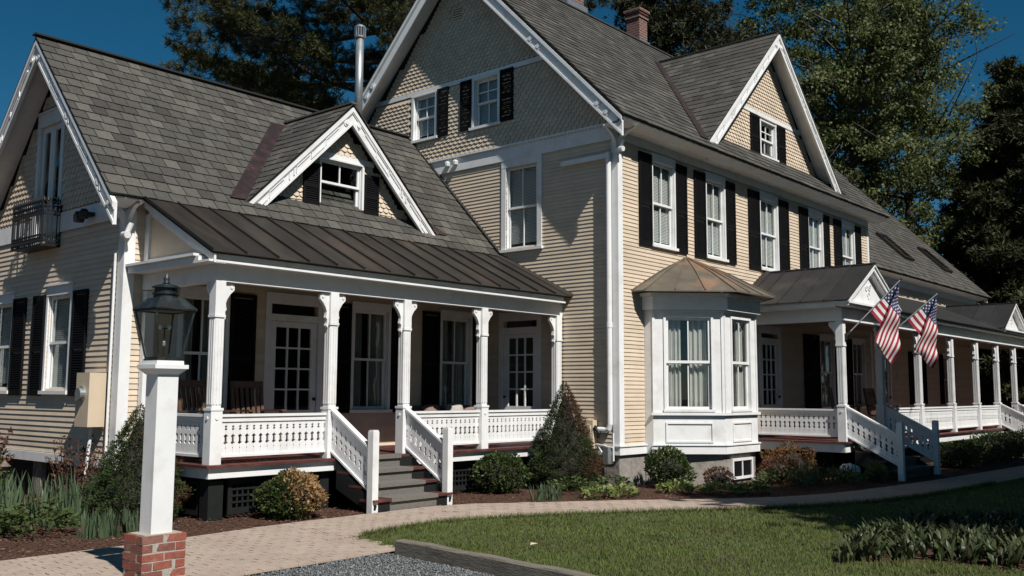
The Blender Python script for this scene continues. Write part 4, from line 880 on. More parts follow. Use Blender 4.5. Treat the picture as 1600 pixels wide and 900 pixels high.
for a, b, n in cuts:
    for i in range(n):
        p = EV[a].lerp(EV[b], i/n); q2 = EV[a].lerp(EV[b], (i+1)/n); nn = (q2-p).cross(AP-p).normalized()
        if nn.z < 0: nn = -nn
        mb = MB(); mid = lambda s: s.lerp(AP, .5)+Vector((0, 0, .035))
        A0 = AP+(p-AP)*.012; B0 = AP+(q2-AP)*.012
        mb.add([p, q2, mid(q2), mid(p), B0, A0], [(0, 1, 2, 3), (3, 2, 4, 5)]); mb.add([p, q2, q2-Vector((0, 0, .025)), p-Vector((0, 0, .025))], [(0, 1, 2, 3)])
        mb.tube([p+nn*.012, mid(p)+nn*.012, A0+nn*.012], .013, 6); part(mb, 'bay_roof_panel', 'copper', BAY)
mb = MB(); mb.prism([(15.31, 9.95, -.1), (16.22, 8.84, -.1), (17.48, 8.84, -.1), (18.39, 9.95, -.1)], (0, 0, .648)); part(mb, 'bay_foundation', 'stone', BAY)
mb = MB(); mb.box(16.48, 17.30, 8.79, 8.836, .06, .11); mb.box(16.48, 17.30, 8.79, 8.836, .40, .45); mb.box(16.48, 16.53, 8.79, 8.836, .1101, .3999); mb.box(17.25, 17.30, 8.79, 8.836, .1101, .3999); mb.box(16.875, 16.905, 8.80, 8.836, .1101, .3999); part(mb, 'basement_window', 'white', BAY)
mb = MB(); mb.box(16.53, 17.25, 8.815, 8.838, .11, .40); part(mb, 'basement_pane', 'black', BAY)

# ---- front porch and portico of the main block ----------------------------------------
FY = 7.70
mb = MB(); mb.box(18.95, 26.8, 7.60, YM-.04, ZF-.035, ZF); mb.box(26.801, 40.0, 7.60, 10.26, ZF-.035, ZF); part(mb, 'porch_deck', 'maroon')
mb = MB(); mb.box(19.0, 40.0, 7.66, 7.70, .50, ZF-.036); mb.box(19.0, 19.04, 7.7005, YM-.03, .50, ZF-.036); part(mb, 'porch_skirt', 'white')
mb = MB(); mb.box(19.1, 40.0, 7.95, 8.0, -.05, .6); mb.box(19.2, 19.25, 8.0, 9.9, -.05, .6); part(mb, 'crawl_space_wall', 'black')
PX = [19.285, 21.42, 23.93, 26.46, 28.70, 30.78, 32.75, 35.0, 37.3]; FPY = 7.785
f_cor = make_post(PX[0], FPY, 2.45, ((1, 0), (0, 1))); f_mid = make_post(PX[1], FPY, 2.45, ((1, 0), (-1, 0)))
for x in PX[2:]: copy_tree(f_mid, H, ORG[f_mid.name]+Vector((x-PX[1], 0, 0)))
mb = MB(); mb.box(19.22, 19.35, 9.80, 9.92, ZF, 3.16); part(mb, 'pilaster', 'white')
balustrade((19.285, 9.80), (19.285, 7.87))
for a, b in zip(PX[1:-1], PX[2:]):
    if abs(a-30.78) > .1: balustrade((a+.085, FPY), (b-.085, FPY))
stairs(19.28, 21.43, 7.57, run=.28); stairs(30.78, 32.75, 7.57, run=.28)
for x in (PX[0], PX[1], PX[5], PX[6]):
    newel(x, 6.66, 1.12); balustrade((x, 7.70), (x, 6.715), z0=.80, zt=1.42, slope=.53)
mb = MB(); mb.box(19.2, 39.9, 7.715, 7.86, 3.161, 3.43); mb.box(19.2, 19.35, 7.861, YM-.01, 3.161, 3.43); part(mb, 'porch_beam', 'white')
mb = MB(); mb.box(19.19, 39.9, 7.655, 7.7145, 3.165, 3.20); part(mb, 'beam_moulding', 'white')
mb = MB(); mb.box(21.95, 39.9, 7.50, 7.80, 3.431, 3.46); mb.box(21.95, 39.9, 7.56, 7.58, 3.461, 3.52); part(mb, 'porch_fascia', 'white')
mb = MB(); mb.box(19.35, 26.79, 7.86, YM-.03, 3.39, 3.40); mb.box(26.79, 39.9, 7.86, 10.26, 3.39, 3.40); part(mb, 'porch_ceiling', 'ceiling')
mb = MB(); mb.hexa([(21.0, 7.42, 3.50), (39.9, 7.42, 3.50), (39.9, 10.29, 4.66), (21.0, 9.94, 4.52), (21.0, 7.42, 3.53), (39.9, 7.42, 3.53), (39.9, 10.29, 4.69), (21.0, 9.94, 4.55)]); part(mb, 'porch_roof', 'darkmetal')
def portico(xc, hw, za, ze, yf, yb, nseam, side=True):
    s = (za-ze)/hw; R_ = None
    for sg in (-1, 1):
        n = nseam
        for i in range(n):
            y0 = yf+(yb-yf)*i/n; y1 = yf+(yb-yf)*(i+1)/n-.004; mb = MB()
            mb.hexa([(xc+sg*hw, y0, ze-.02), (xc+sg*hw, y1, ze-.02), (xc, y1, za-.02), (xc, y0, za-.02), (xc+sg*hw, y0, ze), (xc+sg*hw, y1, ze), (xc, y1, za), (xc, y0, za)])
            mb.bar((xc+sg*hw, y0+.01, ze+.012), (xc, y0+.01, za+.012), .018, .028)
            if R_ is None: R_ = part(mb, 'portico_roof', 'darkmetal')
            else: part(mb, 'roof_panel', 'darkmetal', R_)
    mb = MB(); mb.bar((xc, yf-.02, za+.015), (xc, yb, za+.015), .06, .03); part(mb, 'ridge_cap', 'darkmetal', R_)
    for sg in (-1, 1):
        q = lambda t, dz, y: (xc+sg*t, y, za-s*t-dz)
        mb = MB(); mb.hexa([q(0, .14, yf+.02), q(hw-.03, .14, yf+.02), q(hw-.03, .14, yf+.06), q(0, .14, yf+.06), q(0, .022, yf+.02), q(hw-.03, .022, yf+.02), q(hw-.03, .022, yf+.06), q(0, .022, yf+.06)])
        mb.hexa([q(0, .05, yf-.01), q(hw, .05, yf-.01), q(hw, .05, yf+.02), q(0, .05, yf+.02), q(0, .021, yf-.01), q(hw, .021, yf-.01), q(hw, .021, yf+.02), q(0, .021, yf+.02)]); part(mb, 'bargeboard', 'white', R_)
        mb = MB(); mb.hexa([q(0, .16, yf+.061), q(hw-.1, .16, yf+.061), q(hw-.1, .16, yf+.33), q(0, .16, yf+.33), q(0, .145, yf+.061), q(hw-.1, .145, yf+.061), q(hw-.1, .145, yf+.33), q(0, .145, yf+.33)]); part(mb, 'rake_soffit', 'white', R_)
    mb = MB(); mb.prism([(xc-hw+.15, yf+.17, ze-.02), (xc+hw-.15, yf+.17, ze-.02), (xc, yf+.17, za-.15)], (0, .04, 0)); part(mb, 'pediment', 'white', R_)
    mb = MB(); cz = ze+(za-ze)*.36
    for k in range(3):
        a0 = k*2.1+.5; cx, cz2 = xc+.10*math.cos(a0), cz+.10*math.sin(a0)
        mb.tube([(cx+(.08-.0045*t)*math.cos(a0+t*.55), yf+.165, cz2+(.08-.0045*t)*math.sin(a0+t*.55)) for t in range(15)], .016, 6)
    part(mb, 'carved_scroll', 'white', R_)
    mb = MB(); mb.box(xc-hw+.02, xc+hw-.02, yf+.0, yf+.30, ze-.07, ze-.03); mb.box(xc-hw+.06, xc+hw-.06, yf+.06, yf+.30, ze-.12, ze-.071); part(mb, 'pediment_cornice', 'white', R_)
    if side:
        for sg in (-1, 1):
            mb = MB(); x = xc+sg*(hw-.10); mb.box(min(x, x+sg*.03), max(x, x+sg*.03), yf+.31, yb, ze-.13, ze-.015); mb.box(min(x-sg*.15, x+sg*.0), max(x-sg*.15, x), yf+.31, yb, ze-.14, ze-.131); part(mb, 'side_cornice', 'white', R_)
    return R_
portico(20.35, 1.50, 4.42, 3.56, 7.42, 9.95, 5); portico(31.77, 1.35, 4.42, 3.62, 7.38, 9.4, 4, side=False)
mb = MB(); mb.hexa([(18.9, 9.80, 3.575), (18.9, 9.948, 3.575), (20.35, 9.948, 4.435), (20.35, 9.80, 4.435), (18.9, 9.80, 3.585), (18.9, 9.948, 3.63), (20.35, 9.948, 4.49), (20.35, 9.80, 4.445)]); part(mb, 'flashing', 'bronze')
french_door('y', YM, pd1[0], pd1[1], 1.42, 2.78, 2.93, 3.04)
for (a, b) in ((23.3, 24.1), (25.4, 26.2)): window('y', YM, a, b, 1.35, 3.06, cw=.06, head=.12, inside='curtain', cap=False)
for a, b in ((22.3, 22.75), (22.78, 23.2), (24.2, 24.6), (24.95, 25.3)): shutter('y', YM, a, b, 1.3, 3.12)

# ---- rear wing ---------------------------------------------------------------------------
BX = 38.4; BY = 10.30
rwin = [(31.2, 31.9, 1.4, 2.95), (34.2, 34.9, 1.4, 2.95), (28.2, 29.1, .71, 2.95)]
mb = MB(); wall_sheet(mb, 'y', BY, 26.8, BX, .5, 5.35, rwin); mb.box(BX-.1, BX, BY+.1, 21, .5, 5.35); mb.prism([(BX-.05, BY+.1, 5.35), (BX-.05, 21, 5.35), (BX-.05, 15.9, 10.6)], (.05, 0, 0)); mb.box(26.81, BX, 20.9, 21.0, .5, 5.35); part(mb, 'wall', 'buff')
mb = MB(); mb.box(26.9, BX-.2, 10.9, 10.95, .5, 4.6); part(mb, 'partition', 'inside')
clapboards('y', BY, 26.82, BX, .71, 5.2, .08, [(h[0]-.03, h[1]+.03, h[2], h[3]+.05) for h in rwin], None, rest=nojoin)
for h in rwin[:2]: window('y', BY, *h, cw=.06, head=.12, inside=None, cap=False)
french_door('y', BY, 28.2, 29.1, 1.4, 2.7, 2.85, 2.93)
for a, b in ((30.75, 31.12), (31.98, 32.35), (33.75, 34.12), (34.98, 35.35)): shutter('y', BY, a, b, 1.35, 3.0)
mb = MB(); mb.box(29.75, 30.1, BY-.03, BY-.012, 2.12, 2.42); PLQ = part(mb, 'wall_plaque', 'buffbox')
RR = slab('roof', [(26.82, 9.88, 5.28), (38.85, 9.88, 5.28), (38.85, 15.9, 11.3), (26.82, 15.9, 11.3)], .06, 'deck')
shingle_roof((26.82, 9.86, 5.27), (1, 0, 0), (0, .7071, .7071), 12.05, 6.02*1.4142, .21, .26, parent=RR, seed=77)
slab('roof', [(26.82, 21.9, 5.28), (38.85, 21.9, 5.28), (38.85, 15.9, 11.3), (26.82, 15.9, 11.3)], .06, 'slate')
mb = MB(); mb.hexa([(26.82, 9.93, 5.235), (38.7, 9.93, 5.235), (38.7, BY, 5.16), (26.82, BY, 5.16), (26.82, 9.93, 5.25), (38.7, 9.93, 5.25), (38.7, BY, 5.19), (26.82, BY, 5.19)]); mb.box(26.82, BX, BY-.03, BY-.012, 4.98, 5.159); part(mb, 'soffit', 'white')
mb = MB(); mb.hexa([(38.6, 9.95, 5.08), (38.64, 9.95, 5.08), (38.64, 15.9, 11.03), (38.6, 15.9, 11.03), (38.6, 9.95, 5.25), (38.64, 9.95, 5.25), (38.64, 15.9, 11.2), (38.6, 15.9, 11.2)]); part(mb, 'bargeboard', 'white')
for x0 in (31.75, 35.85):
    mb = MB(); f = lambda x, t, h: (x, 9.9+t*.7071-h*.7071, 5.3+t*.7071+h*.7071)
    def sl(x0, x1, t0, t1, h0, h1): mb.hexa([f(x0, t0, h0), f(x1, t0, h0), f(x1, t1, h0), f(x0, t1, h0), f(x0, t0, h1), f(x1, t0, h1), f(x1, t1, h1), f(x0, t1, h1)])
    sl(x0, x0+.06, 1.05, 2.35, 0, .12); sl(x0+.84, x0+.9, 1.05, 2.35, 0, .12); sl(x0+.06, x0+.84, 1.05, 1.11, 0, .12); sl(x0+.06, x0+.84, 2.29, 2.35, 0, .12); SK = part(mb, 'skylight', 'bronze')
    mb = MB(); sl(x0+.05, x0+.85, 1.10, 2.30, .09, .10); part(mb, 'skylight_pane', 'glass', SK)
    mb = MB(); sl(x0+.05, x0+.85, 1.10, 2.30, .03, .035); part(mb, 'skylight_shade', 'inside', SK)
nojoin.build('clapboards', 'buff', WF, kind='stuff')
# ------------------------------------------------------------------ lamp post
LP = thing('lamp_post', (4.37, 7.835, 0), 'white square lamp post on red brick pier with black glass lantern', 'lamp post')
mb = MB(); mb.box(4.1755, 4.5645, 7.6805, 7.9895, -.05, .443); mb.box(4.20, 4.54, 7.70, 7.97, .446, .455); PIER = mb.build('brick_pier', 'mortar', LP)
bl, bh = .190, .061
for c in range(7):
    z0 = -.055+c*.0735; off = 0 if c % 2 else 1
    X0, X1, Y0, Y1 = 4.172, 4.568, 7.677, 7.993
    def bk(x0, x1, y0, y1):
        j = lambda: RND.uniform(-.005, .005); e = .0015; mb = MB(); z1 = z0+bh+j()*.5
        p = [(x0+j(), y0+j(), z0), (x1+j(), y0+j(), z0), (x1+j(), y1+j(), z0), (x0+j(), y1+j(), z0)]
        mb.hexa(p+[(a+j()*.4, b+j()*.4, z1+j()*.4) for a, b, _ in p]); mb.build('brick', 'brick', PIER)
    d = .092; g = .012
    if off:
        bk(X0, X0+bl, Y0, Y0+d); bk(X0+bl+g, X1, Y0, Y0+d); bk(X0, X0+d, Y0+d+g, Y1); bk(X1-d, X1, Y0+d+g, Y1); bk(X0+d+g, X1-d-g, Y1-d, Y1)
    else:
        bk(X0, X0+d, Y0, Y0+bl); bk(X0+d+g, X0+d+g+bl, Y0, Y0+d); bk(X0+d+2*g+bl, X1, Y0, Y0+d); bk(X0, X0+d, Y0+bl+g, Y1); bk(X1-d, X1, Y0+d+g, Y1); bk(X0+d+g, X1-d-g, Y1-d, Y1)
mb = MB(); mb.box(4.274, 4.468, 7.736, 7.930, .45, 1.83)
mb.box(4.272, 4.30, 7.734, 7.760, .45, 1.20); POST = mb.build('post', 'white', LP)
mb = MB()
def frus(mb, cx, cy, h0, z0, h1, z1): mb.hexa([(cx-h0, cy-h0, z0), (cx+h0, cy-h0, z0), (cx+h0, cy+h0, z0), (cx-h0, cy+h0, z0), (cx-h1, cy-h1, z1), (cx+h1, cy-h1, z1), (cx+h1, cy+h1, z1), (cx-h1, cy+h1, z1)])
cx, cy = 4.371, 7.833
frus(mb, cx, cy, .102, 1.805, .150, 1.855); frus(mb, cx, cy, .157, 1.8551, .157, 1.890); frus(mb, cx, cy, .128, 1.8901, .126, 1.925); mb.build('post_cap', 'white', LP)
mb = MB(); frus(mb, cx, cy, .120, 1.926, .120, 1.942); LB = mb.build('lantern_base', 'lampmetal', LP)
mb = MB(); b0, t0, zb, zt = .108, .180, 1.943, 2.365
for sx in (-1, 1):
    for sy in (-1, 1): mb.bar((cx+sx*b0, cy+sy*b0, zb), (cx+sx*t0, cy+sy*t0, zt), .014, .014)
for h, z in ((b0, zb+.006), (t0, zt-.004)):
    for s in (-1, 1): mb.bar((cx-h, cy+s*h, z), (cx+h, cy+s*h, z), .014, .016); mb.bar((cx+s*h, cy-h, z), (cx+s*h, cy+h, z), .014, .016)
mb.build('lantern_frame', 'lampmetal', LP)
for (a, b) in (((-1, -1), (1, -1)), ((1, -1), (1, 1)), ((1, 1), (-1, 1)), ((-1, 1), (-1, -1))):
    mb = MB(); i = .985; P = [(cx+a[0]*b0*i, cy+a[1]*b0*i, zb+.01), (cx+b[0]*b0*i, cy+b[1]*b0*i, zb+.01), (cx+b[0]*t0*i, cy+b[1]*t0*i, zt-.01), (cx+a[0]*t0*i, cy+a[1]*t0*i, zt-.01)]
    mb.add(P, [(0, 1, 2, 3)]); mb.build('lantern_pane', 'lantern_glass', LP)
mb = MB(); hs_ = [(.196, 2.362), (.200, 2.376), (.172, 2.410), (.140, 2.445), (.112, 2.475)]
for (h0, z0), (h1, z1) in zip(hs_[:-1], hs_[1:]): frus(mb, cx, cy, h0, z0, h1, z1)
LR = mb.build('lantern_roof', 'lampmetal', LP)
mb = MB(); mb.lathe((cx, cy, 2.475), [(.105, 0), (.105, .03), (.118, .032), (.118, .045), (.100, .047), (.100, .085), (.122, .088), (.122, .10), (.085, .118), (.03, .128)], 20); mb.build('lantern_vent', 'lampmetal', LP)
mb = MB(); mb.lathe((cx, cy, 2.60), [(.028, 0), (.034, .012), (.018, .022), (.030, .045), (.022, .065), (.010, .085), (.003, .115)], 12); mb.build('finial', 'lampmetal', LP, smooth=True)
mb = MB(); mb.tube([(cx, cy, 1.94), (cx, cy, 2.21)], .007, 8); mb.tube([(cx-.045, cy, 2.21), (cx+.045, cy, 2.21)], .006, 8); BN = mb.build('gas_burner', 'iron', LP)
mb = MB(); mb.lathe((cx, cy, 2.05), [(.008, 0), (.016, .01), (.016, .04), (.008, .05)], 8); mb.build('burner_cock', 'galv', LP)
for s in (-1, 1): mb = MB(); mb.lathe((cx+s*.042, cy, 2.20), [(.010, 0), (.020, .015), (.018, .035), (.008, .045)], 10); mb.build('mantle', 'candle', LP)

# ------------------------------------------------------------------ flags on poles
def flag(p0, tip, label, seed, Hh=.86, Lf=1.34):
    p0 = Vector(p0); tip = Vector(tip); F_ = thing('flag', p0, label, 'flag', 'flags on the porch posts')
    mb = MB(); mb.tube([p0, tip], .013, 10); PO = mb.build('flag_pole', 'galv', F_)
    mb = MB(); mb.lathe(tip, [(.006, -.02), (.022, -.01), (.024, .012), (.008, .03)], 10); mb.build('pole_knob', 'iron', F_)
    mb = MB(); mb.box(p0.x-.03, p0.x+.03, p0.y-.02, p0.y+.05, p0.z-.08, p0.z+.05); mb.bar(p0, p0+(tip-p0).normalized()*.13, .04, .04); mb.build('pole_socket', 'iron', F_)
    h = (p0-tip).normalized(); dn = Vector((0, 0, -1)); out = Vector((h.x, h.y, 0)).normalized()*-1      # out: from the post towards the street
    e1 = (out*.60+dn*.80).normalized(); r = random.Random(seed); ph = r.uniform(0, 6)
    X = Vector((-out.y, out.x, 0)); nS, nT = 39, 60
    def pos(s, t, lift=0.0):
        a = s*Hh; T = t*Lf; P = tip+h*(.06+a)
        fold = a*math.hypot(h.x, h.y)/.60*.95
        e2 = (-out*(.40+.12*s)+dn*.90).normalized()
        q = P+e1*min(T, fold)
        if T > fold: q = q+e2*(T-fold)
        wv = .035*math.sin(T*9+s*5+ph)*min(1, T*3)+.025*math.sin(s*11+T*3+ph)*min(1, T*2)
        dp = wv+(.07 if T > fold else -.02)*min(1, abs(T-fold)*5)
        return q-X*(dp+lift)
    mb = MB(); vs = [pos(i/nS, j/nT) for i in range(nS+1) for j in range(nT+1)]; fs = []; ms = []
    for i in range(nS):
        for j in range(nT):
            fs.append((i*(nT+1)+j, (i+1)*(nT+1)+j, (i+1)*(nT+1)+j+1, i*(nT+1)+j+1)); st = i//3
            ms.append(2 if (st < 7 and j < nT*.4) else (0 if st % 2 == 0 else 1))
    mb.v = [tuple(v) for v in vs]; mb.f = fs; mb.m = ms
    CL = mb.build('flag_cloth', [M['flagred'], M['flagwhite'], M['flagblue']], F_, smooth=True)
    mb = MB()
    for row in range(9):
        for c in range(6 if row % 2 == 0 else 5):
            s0 = (row+1)/10*7/13; t0_ = ((c*2+1) if row % 2 == 0 else (c*2+2))/12*.4; R0 = .026
            for lift in (.003, -.003):
                pts = []
                for k in range(10):
                    a = k*math.pi/5; rr = R0 if k % 2 == 0 else R0*.42
                    pts.append(pos(s0-rr*math.cos(a)/Hh, t0_+rr*math.sin(a)/Lf, lift))
                cpt = pos(s0, t0_, lift); n0 = len(mb.v); mb.add([cpt]+pts, [(0, 1+k, 1+(k+1) % 10) for k in range(10)])
    mb.build('stars', 'flagwhite', CL, kind='stuff'); return F_
flag((19.33, 7.69, 2.85), (20.05, 6.79, 4.015), 'American flag nearest the bay window, hanging from the first portico post', 1)
flag((21.46, 7.69, 2.87), (22.22, 6.72, 3.915), 'American flag farther along the porch, hanging from the second portico post', 2)

# ------------------------------------------------------------------ porch furniture
def rocking_chair(loc, rotz, label):
    T_ = thing('rocking_chair', loc, label, 'chair', 'rocking chairs on the porches'); L_ = Vector(loc)
    B = lambda *a: (lambda mb: mb.box(*a))(MB())
    def put(name, mb): mb.v = [tuple(Vector(p)+L_) for p in mb.v]; return mb.build(name, 'chair', T_, smooth=False)
    mb = MB(); mb.box(-.25, .25, -.26, .22, .40, .43); put('seat', mb)
    for s in (-1, 1):
        mb = MB(); mb.bar((s*.25, -.24, .05), (s*.25, -.25, .66), .045, .045); put('leg', mb)
        mb = MB(); mb.bar((s*.24, .20, .05), (s*.24, .38, 1.10), .045, .045); put('back_post', mb)
        mb = MB(); mb.bar((s*.265, -.32, .675), (s*.25, .28, .665), .09, .028); put('arm', mb)
        mb = MB(); mb.tube([(s*.25, -.42+i*.1, .03+.14*((i-4.2)/5)**2) for i in range(11)], .022, 6); put('rocker', mb)
    for i in range(5):
        x = -.17+i*.085; mb = MB(); mb.bar((x, .24, .44), (x, .37, 1.04), .05, .014, up=(0, -1, .2)); put('back_slat', mb)
    mb = MB(); mb.bar((-.26, .375, 1.06), (.26, .375, 1.06), .03, .10); put('crest_rail', mb)
    T_.rotation_euler = (0, 0, rotz); return T_
rocking_chair((7.55, 12.25, ZF), .15, 'brown wooden rocking chair behind the lantern at the porch end')
rocking_chair((8.45, 12.35, ZF), -.1, 'brown wooden rocking chair in front of the first porch door')
rocking_chair((22.3, 8.9, ZF), .3, 'brown rocking chair in the shade behind the flags')
rocking_chair((24.9, 9.0, ZF), -.1, 'brown rocking chair on the long porch past the flags')
SF = thing('porch_settee', (12.9, 12.6, ZF), 'dark wicker settee under the right hand porch window', 'settee')
mb = MB(); mb.box(12.15, 13.65, 12.35, 12.9, 1.02, 1.10); mb.build('seat', 'chair', SF)
mb = MB(); mb.hexa([(12.15, 12.80, 1.10), (13.65, 12.80, 1.10), (13.65, 12.86, 1.10), (12.15, 12.86, 1.10), (12.15, 12.90, 1.42), (13.65, 12.90, 1.42), (13.65, 12.95, 1.42), (12.15, 12.95, 1.42)]); mb.build('backrest', 'chair', SF)
for x in (12.15, 13.65): mb = MB(); mb.box(x-.04, x+.04, 12.35, 12.9, 1.101, 1.32); mb.build('arm', 'chair', SF)
for x in (12.2, 13.6):
    for y in (12.38, 12.86): mb = MB(); mb.box(x-.03, x+.03, y-.03, y+.03, ZF, 1.02); mb.build('leg', 'chair', SF)
def cushion(c, r, m, label, tilt):
    mb = MB(); n, k = 12, 7; vs = []
    for j in range(k):
        v = -math.pi/2+math.pi*j/(k-1)
        for i in range(n):
            u = 2*math.pi*i/n; cu, su = math.cos(u), math.sin(u); e = lambda t: math.copysign(abs(t)**.55, t)
            vs.append(Vector((r*e(cu)*math.cos(v)**.8, .09*math.sin(v), r*.8*e(su)*math.cos(v)**.8)))
    from mathutils import Euler
    R_ = Euler((tilt, .15*tilt, tilt*.5)).to_matrix(); fs = [(j*n+i, j*n+(i+1) % n, (j+1)*n+(i+1) % n, (j+1)*n+i) for j in range(k-1) for i in range(n)]
    mb.add([Vector(c)+R_ @ p for p in vs], fs); o = mb.build('cushion', m, None, smooth=True); o['label'] = label; o['category'] = 'cushion'; o['group'] = 'cushions on the porch settee'
cushion((12.42, 12.70, 1.30), .19, 'cushred', 'dusty brown cushion at the near end of the porch settee', -.35); cushion((13.0, 12.68, 1.31), .21, 'cushion', 'pale cushion in the middle of the porch settee', -.3); cushion((13.42, 12.70, 1.28), .17, 'cushred', 'small brown cushion at the far end of the porch settee', -.4)

# ------------------------------------------------------------------ timber edging, rock, small things
TE = thing('timber_edging', (7.02, 6.2, 0), 'weathered grey timber edging between gravel and lawn', 'edging')
for y0, y1, dz in ((4.15, 7.60, .0), (.6, 4.14, -.004)):
    mb = MB(); n = 14
    rows = []
    for i in range(n+1):
        y = y0+(y1-y0)*i/n; x = 6.93-(7.6-y)*.105; wob = .006*math.sin(i*1.7)
        rows.append([(x+wob, y, -.05), (x+.135+wob*.5, y, -.05), (x+.13, y, .118+wob+dz), (x+.118, y, .135+wob+dz), (x+.02, y, .135+wob*.8+dz), (x+.004+wob, y, .120+dz)])
    vs = [p for r_ in rows for p in r_]; fs = [(i*6+k, i*6+(k+1) % 6, (i+1)*6+(k+1) % 6, (i+1)*6+k) for i in range(n) for k in range(6)]+[tuple(range(6)), tuple(n*6+k for k in range(6))]
    mb.add(vs, fs); mb.build('timber', 'timber', TE)
mb = MB(); mb.ico((0, 0, 0), .2, .1); 
def rock(c, r, sc, seed, m, label):
    rr = random.Random(seed); mb = MB(); n, k = 16, 10; vs = []
    for j in range(k+1):
        v = -math.pi/2+math.pi*j/k
        for i in range(n):
            u = 2*math.pi*i/n; q = r*(1+.12*math.sin(3*u+seed)*math.cos(v)+.10*math.sin(5*v+2*u)+rr.uniform(-.03, .03)); vs.append((c[0]+q*math.cos(u)*math.cos(v)*sc[0], c[1]+q*math.sin(u)*math.cos(v)*sc[1], c[2]+q*math.sin(v)*sc[2]))
    mb.add(vs, [(j*n+i, j*n+(i+1) % n, (j+1)*n+(i+1) % n, (j+1)*n+i) for j in range(k) for i in range(n)]); o = mb.build('garden_rock', m, None, smooth=True); o['label'] = label; o['category'] = 'rock'; return o
rock((18.62, 7.42, .13), .22, (1.15, .9, .85), 3, 'rockwhite', 'white rock in the flower bed beside the portico steps')
lf = MB(); lf.add([(8.07, 6.72, .045), (8.12, 6.68, .055), (8.18, 6.70, .05), (8.13, 6.76, .06)], [(0, 1, 2, 3)]); o = lf.build('fallen_leaf', 'buffbox', None); o['label'] = 'pale dry leaf lying on the lawn near the timber'; o['category'] = 'leaf'
GL = thing('path_light', (5.3, 13.4, 0), 'small copper path light on a stake among the irises', 'path light')
mb = MB(); mb.tube([(5.3, 13.4, -.05), (5.3, 13.4, .62)], .01, 6); mb.build('stake', 'iron', GL); mb = MB(); mb.lathe((5.3, 13.4, .60), [(.03, 0), (.035, .05), (.08, .07), (.03, .12), (.006, .15)], 10); mb.build('lamp_head', 'copper', GL)

# ------------------------------------------------------------------ vegetation
def diamonds(P, size, aspect=.5, dirs=None, spread=1.0, rng=NPR, droop=0.0):
    """one diamond leaf per point; DIRS bias the leaf axis"""
    P = np.asarray(P, float); n = len(P); a = rng.normal(size=(n, 3))*spread
    if dirs is not None: a = a+np.asarray(dirs)
    a[:, 2] -= droop; a /= np.linalg.norm(a, axis=1, keepdims=True)+1e-9
    b = rng.normal(size=(n, 3)); b -= a*(a*b).sum(1, keepdims=True); b /= np.linalg.norm(b, axis=1, keepdims=True)+1e-9
    s = (np.asarray(size)*rng.uniform(.7, 1.3, n))[:, None]; V = np.stack([P, P+a*s*.45+b*s*aspect*.5, P+a*s, P+a*s*.45-b*s*aspect*.5], 1).reshape(-1, 3)
    return V, np.arange(n*4).reshape(n, 4)
def lumps(n, rng, k=26):
    d = rng.normal(size=(k, 3)); d /= np.linalg.norm(d, axis=1, keepdims=True); return d, rng.uniform(.5, 1.2, k)
def shrub(name, c, r, h, m, label, cat, leaf=.045, n=3000, flat=.5, seed=0, m2=None, m2dir=None, parent=None, group=None, aspect=.5, rough=.16, core='darkbark'):
    """rounded shrub: leaves thick towards the skin of a lumpy ellipsoid, over a twiggy dark core"""
    rng = np.random.default_rng(seed+100); c = np.array(c, float); S = thing(name, tuple(c), label, cat, group) if parent is None else parent
    d = rng.normal(size=(n, 3)); d /= np.linalg.norm(d, axis=1, keepdims=True); ld, lw = lumps(n, rng)
    amp = 1+rough*(np.max(np.exp(-((d[:, None, :]-ld[None])**2).sum(2)*5)*lw, axis=1)*2-1)
    rad_ = amp*(1-rng.exponential(.09, n)).clip(.45, 1.05); P = d*rad_[:, None]*np.array([r, r, h/2])+np.array([0, 0, h*.48]); keep = P[:, 2] > .01; P = P[keep]; d = d[keep]
    V, Fc = diamonds(P+c, leaf, aspect, dirs=d*1.2+np.array([0, 0, .5]), rng=rng)
    if m2 is not None:
        md = np.array(m2dir, float); md /= np.linalg.norm(md); sel = (d@md+rng.normal(size=len(d))*.22 > .28)
        f1, f2 = Fc[~sel], Fc[sel]
        for nm, ff, mm in (('foliage', f1, m), ('bronzed_foliage', f2, m2)):
            idx = ff.ravel(); arrays(nm, V[idx], np.arange(len(idx)).reshape(-1, 4), mm, S, tuple(c))
    else: arrays('foliage', V, Fc, m, S, tuple(c))
    mb = MB(); rr = random.Random(seed)
    for i in range(9):
        a = i*2.4; mb.tube([(c[0], c[1], -.03), (c[0]+.3*r*math.cos(a), c[1]+.3*r*math.sin(a), h*.4), (c[0]+.6*r*math.cos(a), c[1]+.6*r*math.sin(a), h*.72)], [.015, .010, .004], 5)
    mb.ico((c[0], c[1], h*.44), 1, .1, (r*.66, r*.66, h*.33)); mb.build('stems', core, S)
    return S
